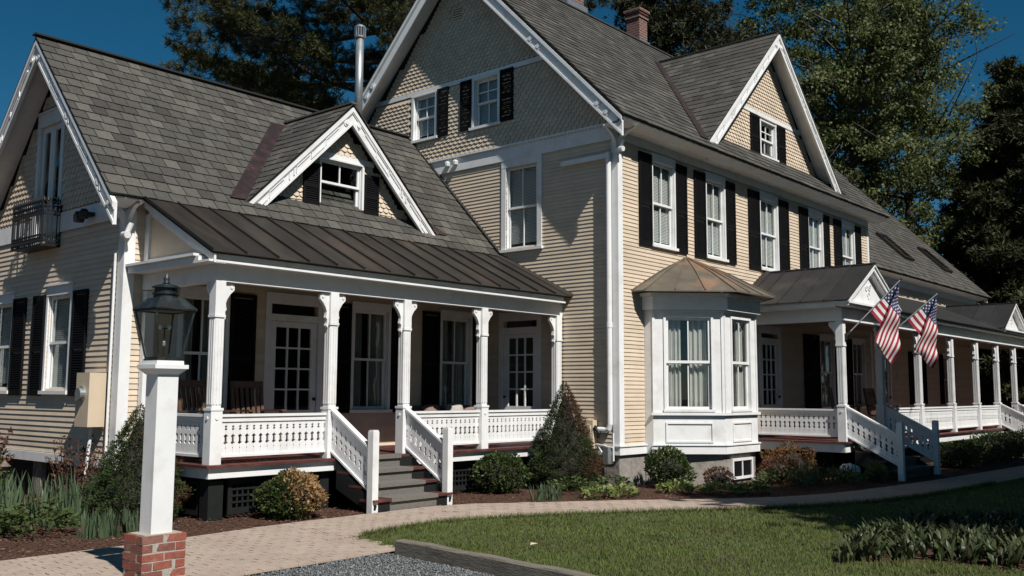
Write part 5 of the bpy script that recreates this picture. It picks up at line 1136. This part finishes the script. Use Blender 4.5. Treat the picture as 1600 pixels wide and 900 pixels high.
def cone_shrub(c, r, h, label, seed=0, n=15000, m2=None, m2dir=None):
    rng = np.random.default_rng(seed); c = np.array(c, float); S = thing('dwarf_spruce', tuple(c), label, 'dwarf spruce')
    t = 1-np.sqrt(rng.uniform(0.0, 1, n)); a = rng.uniform(0, 2*math.pi, n); prof = r*np.clip((1-t)*1.3, 0, 1)**.85*np.clip(.82+t*1.6, 0, 1)
    lump = 1+.14*np.sin(a*5+t*23+np.sin(t*37)*1.3)+.10*np.sin(a*9-t*41)+.05*rng.normal(size=n)
    rr_ = prof*lump*(1-rng.exponential(.07, n)).clip(.5, 1); P = np.stack([np.cos(a)*rr_, np.sin(a)*rr_, t*h*(1+.0*a)+.02], 1)
    d = np.stack([np.cos(a), np.sin(a), np.full(n, .55)], 1)
    V, Fc = diamonds(P+c, .042, .26, dirs=d*1.5, rng=rng)
    if m2:
        md = np.array(m2dir, float); md /= np.linalg.norm(md); sel = (np.stack([np.cos(a), np.sin(a)], 1)@md+rng.normal(size=n)*.25+.5*np.sin(t*9+1)+t*.5 > .78) & (t > .12)
        for nm, ff, mm in (('foliage', Fc[~sel], 'alberta'), ('rusty_foliage', Fc[sel], m2)):
            idx = ff.ravel(); arrays(nm, V[idx], np.arange(len(idx)).reshape(-1, 4), mm, S, tuple(c))
    else: arrays('foliage', V, Fc, 'alberta', S, tuple(c))
    mb = MB(); mb.lathe(tuple(c), [(r*.6, .03), (r*.72, h*.14), (r*.5, h*.42), (r*.2, h*.75), (.01, h*.9)], 12); mb.build('stems', 'darkbark', S); return S
cone_shrub((13.62, 10.55, 0), .57, 1.84, 'conical dwarf spruce with a rusty side standing against the porch end', 3, 34000, 'rust', (.55, -.75))
cone_shrub((6.42, 12.02, 0), .56, 1.46, 'conical dwarf spruce half hidden behind the lamp post', 4, 30000, 'rust', (.9, -.2))
shrub('boxwood', (7.92, 10.74, 0), .40, .60, 'box', 'round boxwood with orange bronzed leaves beside the porch steps', 'shrub', .055, 4200, seed=1, m2='boxtan', m2dir=(.55, -.62, .35))
shrub('boxwood', (12.25, 10.86, 0), .41, .70, 'box', 'round green boxwood between the steps and the big dwarf spruce', 'shrub', .06, 3000, seed=2, rough=.22)
shrub('boxwood', (15.02, 9.28, 0), .41, .68, 'box', 'round dark green boxwood at the foot of the bay window', 'shrub', .06, 3000, seed=3, rough=.2)
shrub('heather', (15.62, 8.62, 0), .26, .36, 'redleaf', 'small reddish heather mound under the basement window', 'shrub', .04, 1200, seed=4)
shrub('spirea', (18.15, 8.45, 0), .55, .66, 'orange', 'orange leaved spirea beside the portico floor', 'shrub', .05, 2600, seed=5, rough=.3)
shrub('spirea', (17.1, 8.15, 0), .38, .50, 'redleaf', 'dull red spirea between the bay window and the orange one', 'shrub', .05, 1600, seed=6, rough=.3)
shrub('golden_shrub', (18.83, 6.98, 0), .21, .34, 'yellowg', 'small yellow green shrub beside the white rock', 'shrub', .05, 800, seed=7)
for i, (x, y, r, h, lb) in enumerate([(23.7, 6.95, .55, .70, 'low green shrub by the portico steps, nearest of the far row'), (24.9, 6.90, .58, .74, 'low green shrub second in the row along the long porch'), (26.2, 6.85, .62, .80, 'low green shrub third in the row along the long porch'), (27.7, 6.9, .62, .78, 'low green shrub fourth in the row along the long porch'), (29.3, 6.95, .6, .75, 'low green shrub at the far end of the row by the far steps')]):
    shrub('low_shrub', (x, y, 0), r*.9, h*.88, 'box', lb, 'shrub', .06, 2600, seed=10+i, group='shrubs along the long porch', rough=.25)
def stem_shrub(c, r, h, n, m, label, seed, leaf=.06, per=34, pale=0):
    """many upright stems set with small leaves"""
    rr = random.Random(seed); rng = np.random.default_rng(seed); S = thing('stemmy_shrub', c, label, 'shrub'); mb = MB(); P = []; D = []
    for i in range(n):
        a = rr.uniform(0, 6.28); q = rr.uniform(.1, 1)**.6*r; hh = h*rr.uniform(.6, 1)*(1-.25*(q/r)**2); b = Vector((c[0]+.35*q*math.cos(a), c[1]+.35*q*math.sin(a), -.03)); tp = Vector((c[0]+q*math.cos(a), c[1]+q*math.sin(a), hh)); md = b.lerp(tp, .5)+Vector((rr.uniform(-.05, .05), rr.uniform(-.05, .05), .04))
        mb.tube([b, md, tp], [.010, .007, .003], 5, cap=False)
        for k in range(per):
            t = rr.uniform(.25, 1.02); p = (b.lerp(md, t*2) if t < .5 else md.lerp(tp, t*2-1)); P.append((p.x+rr.gauss(0, .03), p.y+rr.gauss(0, .03), p.z)); D.append((math.cos(a+rr.uniform(-2, 2)), math.sin(a+rr.uniform(-2, 2)), .9))
    mb.build('stems', 'bark', S); V, Fc = diamonds(P, leaf, .5, D, .6, rng); arrays('foliage', V, Fc, m, S, c); return S
stem_shrub((6.38, 13.55, 0), .55, 1.18, 42, 'redleaf', 'reddish brown shrub with bare stems below the meter box', 21, .055, 32)
stem_shrub((5.75, 15.9, 0), .62, 1.32, 50, 'redleaf', 'bushy reddish shrub at the left edge under the wing window', 22, .065, 60)
shrub('boxwood', (5.62, 15.6, 0), .5, 1.0, 'herb', 'dark green leafy bush behind the irises at the left edge', 'shrub', .07, 2200, seed=31, rough=.3)
def blades(name, c, r, n, hmin, hmax, wd, m, label, cat, seed, lean=.25, group=None, bend=.25, elong=(1, 1)):
    """sword-shaped leaves in fans"""
    rng = np.random.default_rng(seed); a = rng.uniform(0, 6.283, n); q = np.sqrt(rng.uniform(0, 1, n))*r; h = rng.uniform(hmin, hmax, n); B = np.stack([c[0]+q*np.cos(a)*elong[0], c[1]+q*np.sin(a)*elong[1], np.zeros(n)-.01], 1)
    la = rng.uniform(0, 6.283, n); L_ = np.stack([np.cos(la), np.sin(la), np.zeros(n)], 1)*(rng.uniform(0, 1, n)*lean)[:, None]; sd = np.stack([-np.sin(la+rng.normal(size=n)*.7), np.cos(la), np.zeros(n)], 1); Vs = []; seg = 4
    for k in range(seg+1):
        t = k/seg; w_ = wd*(1-t**2.2)*.5+.001; cen = B+np.array([0, 0, 1])*(h*(t-bend*.35*t**3))[:, None]+L_*(h*(t+bend*2*t**2.5))[:, None]; Vs += [cen-sd*w_, cen+sd*w_]
    V = np.stack(Vs, 1).reshape(-1, 3); k2 = 2*(seg+1); F0 = np.array([[2*k, 2*k+1, 2*k+3, 2*k+2] for k in range(seg)]); Fc = (np.arange(n)[:, None, None]*k2+F0[None]).reshape(-1, 4)
    o = arrays(name, V, Fc, m, None, (c[0], c[1], 0)); o['label'] = label; o['category'] = cat
    if group: o['group'] = group
    return o
for i, (x, y, r, n, h0, h1, lb) in enumerate([(5.05, 12.9, .40, 90, .45, .78, 'tall iris clump at the left edge beside the path light'), (5.55, 12.35, .36, 80, .45, .78, 'tall iris clump behind the leafy perennials'), (4.75, 12.2, .40, 80, .4, .7, 'tall iris clump nearest the left edge of the picture'),
                                              (5.66, 10.92, .20, 60, .22, .36, 'short iris clump just behind the brick pier'), (5.36, 10.98, .18, 50, .22, .38, 'short iris clump left of the brick pier')]):
    blades('iris', (x, y, 0), r, n, h0, h1, .030, 'iris', lb, 'iris', 40+i, lean=.22, group='irises in the left bed')
blades('iris', (11.95, 9.62, 0), .30, 90, .18, .32, .024, 'iris', 'short iris clump by the path left of the pale hostas', 'iris', 51, group='irises in the right bed', elong=(1, .6))
blades('iris', (17.3, 7.65, 0), .32, 60, .3, .5, .03, 'iris', 'iris clump in the shaded bed before the portico', 'iris', 52, group='irises in the right bed'); blades('iris', (18.2, 7.4, 0), .30, 60, .25, .45, .028, 'iris', 'iris clump next to the white rock', 'iris', 53, group='irises in the right bed')
def leafy(name, c, r, n, h, leaf, m, label, cat, seed, aspect=.62, group=None):
    rng = np.random.default_rng(seed); a = rng.uniform(0, 6.283, n); q = np.sqrt(rng.uniform(0, 1, n)); P = np.stack([c[0]+q*r*np.cos(a), c[1]+q*r*np.sin(a), h*(1-.6*q**2)*rng.uniform(.35, 1, n)], 1)
    d = np.stack([np.cos(a)*1.1, np.sin(a)*1.1, np.full(n, .25)], 1); V, Fc = diamonds(P, leaf, aspect, d*1.5, .5, rng); V2 = V.copy()
    o = arrays(name, V2, Fc, m, None, (c[0], c[1], 0)); o['label'] = label; o['category'] = cat
    if group: o['group'] = group
for i, (x, y, r, n, lb) in enumerate([(12.72, 9.18, .26, 70, 'pale green hosta clump in front of the big dwarf spruce'), (13.12, 9.0, .24, 60, 'pale green hosta clump right of the first hosta by the path'), (14.35, 8.72, .30, 80, 'pale green hosta clump below the bay boxwood'), (14.75, 8.05, .34, 90, 'pale green hosta clump below the basement window'), (15.2, 7.78, .28, 70, 'pale green hosta clump at the edge of the shaded bed')]):
    leafy('hosta', (x, y, 0), r, n*3, .19, .085, 'hosta', lb, 'hosta', 60+i, group='hostas along the path')
for i, (x, y, r, n, h, lb) in enumerate([(4.95, 11.55, .42, 420, .42, 'leafy green perennial clump in front of the tall irises'), (4.55, 11.75, .38, 300, .38, 'leafy green perennial clump at the left edge of the bed'), (13.0, 9.95, .40, 240, .28, 'low leafy perennial between spruce and bay window'), (13.9, 9.75, .35, 200, .26, 'low leafy perennial beside the foundation stone'), (16.4, 7.75, .45, 320, .38, 'dark leafy perennial in the shaded bed by the path'), (17.6, 7.2, .45, 300, .34, 'dark leafy perennial near the white rock')]):
    leafy('perennial', (x, y, 0), r, n, h, .085, 'herb', lb, 'perennial', 70+i, .5, group='leafy perennials in the beds')
# broad-leaved ground cover at the near right
FG = [(9.35, 3.95), (10.2, 3.3), (10.3, 2.2), (13.6, 2.0), (13.9, 3.3), (12.7, 4.25), (11.4, 4.35), (10.3, 4.15)]
structure(sheet('planting_bed', 'soil', FG, -.0035))
rng = np.random.default_rng(90); pp = rng.uniform((9.3, 2.0), (13.9, 4.4), (3600, 2)); pp = pp[pip(FG, pp[:, 0], pp[:, 1])]; pp = pp[(pp[:, 0]*.35+pp[:, 1] > 6.15) | (rng.uniform(0, 1, len(pp)) < .25)][:720]; Vs = []; Fs = []; n0 = 0
for x, y in pp:
    for k in range(rng.integers(3, 6)):
        a = rng.uniform(0, 6.28); h = rng.uniform(.13, .30); wl = rng.uniform(.030, .058); ln = rng.uniform(.10, .75); d = np.array([math.cos(a), math.sin(a), 0]); s = np.array([-d[1], d[0], 0]); up = np.array([0, 0, 1.]); b = np.array([x, y, -.01]); seg = 5
        for j in range(seg+1):
            t = j/seg; cen = b+up*h*(t-.18*t**3)+d*h*ln*(t**1.6); w_ = wl*math.sin(math.pi*min(1, .12+t*.86))**.8*.5; cup = up*.010*math.sin(math.pi*t); Vs += [cen-s*w_+cup, cen-d*.008, cen+s*w_+cup]
        for j in range(seg):
            o_ = n0+j*3; Fs += [(o_, o_+1, o_+4, o_+3), (o_+1, o_+2, o_+5, o_+4)]
        n0 += 3*(seg+1)
arrays('broad_leaved_ground_cover', np.array(Vs), np.array(Fs), 'tulip', None, (11.5, 3.3, 0), kind='stuff', label='broad upright green leaves crowding the near planting bed', category='ground cover')
# grass, mulch, gravel (nobody could count them)
def grass():
    rng = np.random.default_rng(91); N = 260000; lp = [(7.1, 8.72)]+[tuple(p) for p in lawn_e if 7.2 < p[0] < 26]+[(26, -1), (7.0, 1.0)]
    x = rng.uniform(6.95, 24, N); y = rng.uniform(2.0, 9.0, N); d = np.hypot(x, y); ang = np.degrees(np.arctan2(y, x)); ok = pip(lp, x, y) & (rng.uniform(0, 1, N) < np.clip((10.5/d)**2.2, .03, 1)) & (ang > 10.5) & (x > 6.98-(7.6-y)*.105+.09) & ~pip(FG, x, y)
    x, y, d = x[ok], y[ok], d[ok]; n = len(x); h = rng.uniform(.018, .042, n)*(1+.25*np.sin(x*2.1)*np.cos(y*1.7)); w_ = rng.uniform(.0035, .006, n)*np.clip(d/9, 1, 3); a = rng.uniform(0, 6.283, n); l = rng.uniform(0, .9, n)
    B = np.stack([x, y, np.full(n, -.008)], 1); s = np.stack([np.cos(a), np.sin(a), np.zeros(n)], 1); a2 = rng.uniform(0, 6.283, n); t = np.stack([np.cos(a2)*l, np.sin(a2)*l, np.ones(n)], 1)*h[:, None]
    V = np.stack([B-s*w_[:, None], B+s*w_[:, None], B+t], 1).reshape(-1, 3); arrays('grass', V, np.arange(n*3).reshape(n, 3), 'grass', None, (9, 6, 0), kind='stuff', label='short mown green grass of the front lawn', category='grass')
grass()
def tufts():   # longer blades left by the mower along the path, the timber and the bed
    rng = np.random.default_rng(95); N = 9000; le = np.array([p for p in lawn_e if 7.3 < p[0] < 20]); k = rng.integers(0, len(le)-1, N); f = rng.uniform(0, 1, N)[:, None]; P = le[k]*(1-f)+le[k+1]*f+rng.normal(size=(N, 2))*.025-np.array([0, .02])
    y = rng.uniform(4.2, 7.6, 3500); P = np.concatenate([P, np.stack([6.98-(7.6-y)*.105+.10+rng.exponential(.03, 3500), y], 1)]); c = rng.uniform((7.2, 3), (13, 8.6), (130, 2)); c = c[pip([(7.2, 8.6)]+[tuple(p) for p in le]+[(20, 2), (7.2, 2)], c[:, 0], c[:, 1])]; P = np.concatenate([P, (np.repeat(c, 26, 0)+rng.normal(size=(len(c)*26, 2))*.045)])
    n = len(P); h = rng.uniform(.04, .095, n); a = rng.uniform(0, 6.283, n); s = np.stack([np.cos(a), np.sin(a), np.zeros(n)], 1)*.0045; B = np.concatenate([P, np.full((n, 1), -.01)], 1); a2 = rng.uniform(0, 6.283, n); l = rng.uniform(.1, 1.1, n); t = np.stack([np.cos(a2)*l, np.sin(a2)*l, np.ones(n)], 1)*h[:, None]
    arrays('grass_tufts', np.stack([B-s, B+s, B+t], 1).reshape(-1, 3), np.arange(n*3).reshape(n, 3), 'grass', None, (9, 7, 0), kind='stuff', label='longer grass tufts along the lawn edges', category='grass')
tufts()
def chips():
    rng = np.random.default_rng(92); N = 90000; bp = [tuple(p) for p in bed if -1 < p[0] < 30]+[(30, 9.5), (19, 9.5), (18.5, 8.9), (15.2, 9.9), (14.3, 11.0), (7, 11.9), (6.6, 13.2), (6.6, 18), (3, 18), (2.5, 10.05)]
    x = rng.uniform(2.6, 28, N); y = rng.uniform(5.6, 17, N); d = np.hypot(x, y); ok = pip(bp, x, y) & (rng.uniform(0, 1, N) < np.clip((13/d)**2, .05, 1)); x, y, d = x[ok], y[ok], d[ok]; n = len(x)
    P = np.stack([x, y, rng.uniform(-.010, .022, n)], 1); V, Fc = diamonds(P, .05, .45, None, 1, rng); V[:, 2] = np.maximum(V[:, 2]*.0+np.repeat(P[:, 2], 4)+(V[:, 2]-np.repeat(P[:, 2], 4))*.35, -.011)
    arrays('mulch', V, Fc, 'chip', None, (9, 11, 0), kind='stuff', label='brown bark mulch covering the flower beds', category='mulch')
chips()
def pebbles():
    rng = np.random.default_rng(93); N = 26000; x = rng.uniform(3.6, 7.0, N); y = rng.uniform(3.8, 7.70, N); ok = (x < 6.90-(7.6-y)*.105) & (x*.756+y*.654 > 7.4) & ~((x > 4.1) & (x < 4.65) & (y > 7.6)); x, y = x[ok], y[ok]; n = len(x)
    s = rng.uniform(.006, .016, n); O = np.array([(1, 0, 0), (-1, 0, 0), (0, 1, 0), (0, -1, 0), (0, 0, .8), (0, 0, -.8)]); R_ = rng.uniform(.65, 1.25, (n, 6, 1)); a = rng.uniform(0, 6.28, n); ca, sa = np.cos(a)[:, None], np.sin(a)[:, None]
    Q = O[None]*R_*s[:, None, None]; V = np.stack([Q[..., 0]*ca-Q[..., 1]*sa, Q[..., 0]*sa+Q[..., 1]*ca, Q[..., 2]], 2)+np.stack([x, y, -.014+s*.4], 1)[:, None, :]
    F0 = np.array([(0, 2, 4), (2, 1, 4), (1, 3, 4), (3, 0, 4), (2, 0, 5), (1, 2, 5), (3, 1, 5), (0, 3, 5)]); Fc = (np.arange(n)[:, None, None]*6+F0[None]).reshape(-1, 3)
    arrays('gravel', V.reshape(-1, 3), Fc, 'peb', None, (6, 6, 0), kind='stuff', label='grey crushed gravel of the drive', category='gravel')
pebbles()

# ------------------------------------------------------------------ trees
def pine(c, H_, h0, Lb, Lt, m, label, seed, nl=46, tuft=.34, dens=1.0, bark='bark', droop=.10, trunk=.34, cat='pine tree', needles=13, name='pine_tree', irregular=.35, up=.18, group=None, flat=1.0, thin=.16):
    """trunk, whorled limbs that fork, and needle tufts along the twigs"""
    rr = random.Random(seed); rng = np.random.default_rng(seed); T_ = thing(name, c, label, cat, group); c = Vector(c); mb = MB()
    mb.tube([c+Vector((0, 0, -.2)), c+Vector((.1, .05, H_*.5)), c+Vector((0, 0, H_))], [trunk, trunk*.65, .03], 10); mb.build('trunk', bark, T_)
    mb = MB(); P = []; D = []
    for i in range(nl):
        f = (i+rr.random())/nl; z = h0+(H_-h0-.3)*f; a = i*2.399+rr.uniform(-.4, .4); Lm = (Lb+(Lt-Lb)*f)*rr.uniform(1-irregular, 1+irregular*.5)
        d = Vector((math.cos(a), math.sin(a), 0)); sd = Vector((-d.y, d.x, 0)); pts = []
        for k in range(6):
            t = k/5; pts.append(c+Vector((0, 0, z))+d*Lm*t+Vector((0, 0, Lm*(-droop*math.sin(t*2.6)+up*t*t)))+sd*Lm*.05*math.sin(t*4+i))
        mb.tube(pts, [.07*Lm/4+.01, .055*Lm/4+.01, .04*Lm/4+.008, .03*Lm/4, .018, .006], 5, cap=False)
        nt_ = int(Lm*9*dens)+4
        for k in range(nt_):
            t = rr.uniform(.18, 1.0)**.75; j = min(4, int(t*5)); p = pts[j].lerp(pts[j+1], t*5-j); w_ = Lm*.30*(1-abs(t-.55)*.9); s_ = rr.uniform(-1, 1); q = p+sd*w_*s_+d*abs(s_)*w_*.5+Vector((0, 0, rr.gauss(0, .16)*flat+.06*abs(s_)))
            if k % 3 == 0: mb.tube([p, p.lerp(q, .6)+Vector((0, 0, .04)), q], [.015, .01, .004], 4, cap=False)
            for u in range(3): P.append(tuple(q+Vector((rr.gauss(0, .16), rr.gauss(0, .16), rr.gauss(0, .10)*flat)))); D.append(tuple(d*.5+sd*s_*.5+Vector((0, 0, .45))))
    mb.build('limbs', bark, T_)
    P = np.repeat(np.array(P), needles, 0); D = np.repeat(np.array(D), needles, 0); V, Fc = diamonds(P, tuft, thin, D*.9, .75, rng); arrays('needles', V, Fc, m, T_, tuple(c)); return T_
def broadleaf(c, H_, h0, R_, label, seed, nb=26, leaf=.20, per=70, m='maple', lean=(0, 0), trunk=.26, bark='bark', clump=.62, cat='maple tree', top=1.0, bare=0):
    rr = random.Random(seed); rng = np.random.default_rng(seed); T_ = thing('maple_tree', c, label, cat); c = Vector(c); lean = Vector((*lean, 0)); mb = MB(); tr = [c+lean*(k/6)**1.3*H_+Vector((rr.gauss(0, .08), rr.gauss(0, .08), H_*.97*k/6-.2)) for k in range(7)]
    mb.tube(tr, [trunk*(1-k/6.6)+.02 for k in range(7)], 9); mb.build('trunk', bark, T_); mb = MB(); C_ = []
    for i in range(nb):
        f = rr.uniform(0, 1)**.8; z = h0*.75+(H_*.93-h0*.75)*f; k = z/(H_*.97)*6; j = min(5, int(k)); p = tr[j].lerp(tr[j+1], k-j); a = i*2.399+rr.uniform(-.5, .5); el = rr.uniform(.25, 1.0)
        Lm = R_*rr.uniform(.55, 1.1)*math.sqrt(max(.08, 1-((f-.38)/.68)**2)); d = Vector((math.cos(a), math.sin(a), el*.8)); q = [p, p+d*Lm*.45+Vector((0, 0, .2)), p+d*Lm+Vector((rr.gauss(0, .3), rr.gauss(0, .3), .2))]
        mb.tube(q, [.07, .045, .012], 5, cap=False)
        if i < bare: continue
        for n_ in range(6):
            t = rr.uniform(.35, 1.05); b = q[1].lerp(q[2], t*2-1) if t > .5 else q[0].lerp(q[1], t*2); e = b+Vector((rr.gauss(0, .5), rr.gauss(0, .5), rr.gauss(.15, .4)))*R_*.24; mb.tube([b, e], [.018, .006], 4, cap=False); C_.append(tuple(e))
    mb.build('branches', bark, T_); C_ = np.array(C_); n = len(C_); sz = rng.uniform(.6, 1.25, n); P = np.repeat(C_, per, 0)+rng.normal(size=(n*per, 3))*np.repeat(sz, per)[:, None]*clump*np.array([.55, .55, .36])
    V, Fc = diamonds(P, leaf, .72, np.array([[0, 0, -.2]]), .9, rng); arrays('leaves', V, Fc, m, T_, tuple(c)); return T_
pine((22.5, 25.0, 0), 27, 11.3, 8.4, 3.8, 'pine', 'huge dark white pine rising behind the wing roof and gable', 201, nl=66, tuft=.23, dens=2.0, flat=.45, trunk=.45, droop=.06, irregular=.3, needles=30, thin=.09)
pine((35.8, 21.8, 0), 26, 8, 5.4, .5, 'spruce', 'tall dark spruce behind the second chimney', 202, nl=130, tuft=.26, dens=1.3, bark='darkbark', droop=.22, up=.10, irregular=.15, cat='spruce tree', name='spruce_tree', needles=16)
pine((38.6, 19.6, 0), 18.2, 6, 3.6, .3, 'spruce', 'smaller spruce with its tip beside the dormer peak', 203, nl=80, tuft=.26, dens=1.2, bark='darkbark', droop=.2, up=.1, irregular=.15, cat='spruce tree', name='spruce_tree')
for i, (x, y, h, lb) in enumerate([(25.0, 38.2, 17.2, 'distant conifer showing above the wing ridge, leftmost of three'), (26.6, 37.4, 16.9, 'distant conifer showing above the wing ridge, middle of three'), (27.6, 36.6, 15.9, 'distant conifer showing above the wing ridge beside the flue')]):
    pine((x, y, 0), h, 6, 3.2, .5, 'maple', lb, 210+i, nl=70, tuft=.24, dens=1.2, droop=.1, up=.2, irregular=.25, cat='conifer', name='conifer_tree', group='conifers beyond the wing roof')
broadleaf((42.6, 16.4, 0), 25, 7.0, 6.0, 'big leafy maple behind the front dormer', 220, nb=96, per=150, leaf=.15, clump=.50)
broadleaf((45.2, 15.2, 0), 22, 7.5, 4.8, 'leafy maple with a dark leaning trunk right of the dormer', 221, nb=44, per=80, leaf=.15, clump=.50, lean=(.02, -.05), bark='darkbark', bare=15, trunk=.30)
broadleaf((49.5, 18.0, 0), 20, 5.5, 5.0, 'leafy tree far behind the rear wing', 222, nb=50, per=110, leaf=.14)
pine((47.0, 10.2, 0), 16.6, 1.5, 5.6, 1.0, 'darkpine', 'dense dark pine at the right edge beyond the rear wing', 230, nl=120, tuft=.30, dens=1.7, bark='darkbark', droop=.02, up=.2, irregular=.2, needles=16)
pine((52.0, 13.6, 0), 13.5, .5, 5.0, .8, 'darkpine', 'dark pine filling the gap between maple and right hand pine', 231, nl=90, tuft=.32, dens=1.4, bark='darkbark', droop=.05, up=.15, irregular=.2, needles=16)
low_p = pine((45.5, 8.0, 0), 9.5, .3, 4.2, .6, 'darkpine', 'low dark pine closing the view past the long porch', 232, nl=80, tuft=.32, dens=1.4, bark='darkbark', droop=.05, up=.15, irregular=.2, needles=16)
# trees round the garden, right of and behind the viewpoint: the lawn ones shade lawn and steps, the outer ones are added to block sky
sh_a = broadleaf((12.8, -4.9, 0), 13.2, 11.2, 2.9, 'tall leafy tree on the lawn whose shade crosses the path', 240, nb=70, per=130, leaf=.32, clump=.85, cat='shade tree')
pine((18.7, -1.0, 0), 13.2, 1.2, 3.4, .25, 'spruce', 'tall narrow spruce on the lawn in front of the portico', 260, nl=90, tuft=.34, dens=1.2, bark='darkbark', droop=.12, up=.1, irregular=.15, cat='spruce tree', name='spruce_tree', needles=14)
for x, y, a, s, lb in ((15.9, -6.1, 1.1, 1.0, 'leafy tree beside the lawn, next to the narrow spruce'), (19.6, -6.3, 2.2, 1.0, 'leafy tree on the lawn facing the portico steps'), (16.8, -9.9, 3.0, 1.0, 'leafy tree on the lawn behind the narrow spruce'), (22.9, -6.0, .3, 1.0, 'leafy tree on the lawn facing the low shrubs'), (13.2, -8.6, 4.0, 1.0, 'leafy tree on the lawn nearest the timber edging'), (21.4, -9.9, 5.0, 1.0, 'leafy tree on the lawn facing the long porch'), (-16, 6, .5, .62, 'small unseen tree added beyond the drive to block sky, nearest the lamp post'), (-18, 16, 2.0, .62, 'small unseen tree added beyond the drive to block sky, across from the wing gable'), (-15, 27, 3.1, .62, 'small unseen tree added beyond the drive to block sky, behind the irises'), (-18, -6, 5.2, .9, 'unseen leafy tree added to block sky at the far corner of the gravel drive'), (-12, -22, .9, 1.01, 'unseen leafy tree added to block sky at the back of the gravel drive'), (0, -25, 2.6, 1.15, 'unseen leafy tree added to block sky behind the middle of the gravel drive'), (12, -25, 3.7, 1.1, 'unseen leafy tree added to block sky behind the timber edging'), (24, -24, 4.6, 1.15, 'unseen leafy tree added to block sky at the back of the front lawn'), (36, -24, 5.5, 1.6, 'unseen leafy tree added to block sky across from the long porch'), (48, -18, .2, 1.7, 'unseen leafy tree added to darken window reflections across from the far porch steps'), (60, -15, 1.2, 1.7, 'unseen leafy tree added to darken window reflections past the end of the lawn'), (70, -7, 2.2, 1.8, 'unseen leafy tree added to darken window reflections down the path past the house'), (76, 2, 3.3, 1.7, 'unseen leafy tree added to darken window reflections at the far end of the path')):  # those past the lawn are added, unseen, to cut sky fill and window reflections
    t_ = copy_tree(sh_a, None, (x, y, 0), ); t_['label'] = lb; t_['group'] = 'leafy trees round the garden'; t_.rotation_euler = (0, 0, a); t_.scale = (s, s, s) if s == 1.0 and y > -10 else (s*1.9, s*1.9, s)
for i, (x, y, a, lb) in enumerate([(13, -17, .4, 'nearest the drive'), (20, -16, 1.5, 'across from the bay window'), (27, -16, 2.6, 'across from the portico'), (34, -15, 3.7, 'across from the long porch'), (41, -14, 4.8, 'across from the far steps'), (48, -12, 5.6, 'past the far steps'), (55, -8, .9, 'at the end of the row')]):  # unseen row added to keep sky light off the porch and its windows
    t_ = copy_tree(low_p, None, (x, y, 0)); t_['label'] = 'unseen dark low pine added across the lawn to block sky, '+lb; t_['group'] = 'pines added across the lawn to block sky'; t_.rotation_euler = (0, 0, a); t_.scale = (1.15, 1.15, 1.2)
for x, y, a, lb in ((5, 46, .3, 'nearest the wing'), (-4, 42, 1.7, 'in the middle'), (-13, 36, 2.9, 'nearest the drive'), (13, 55, 4.4, 'farthest back')):
    t_ = copy_tree(low_p, None, (x, y, 0)); t_['label'] = 'dark low pine beyond the left garden, '+lb; t_['group'] = 'pines beyond the left garden'; t_.rotation_euler = (0, 0, a); t_.scale = (1.3, 1.3, 1.2)
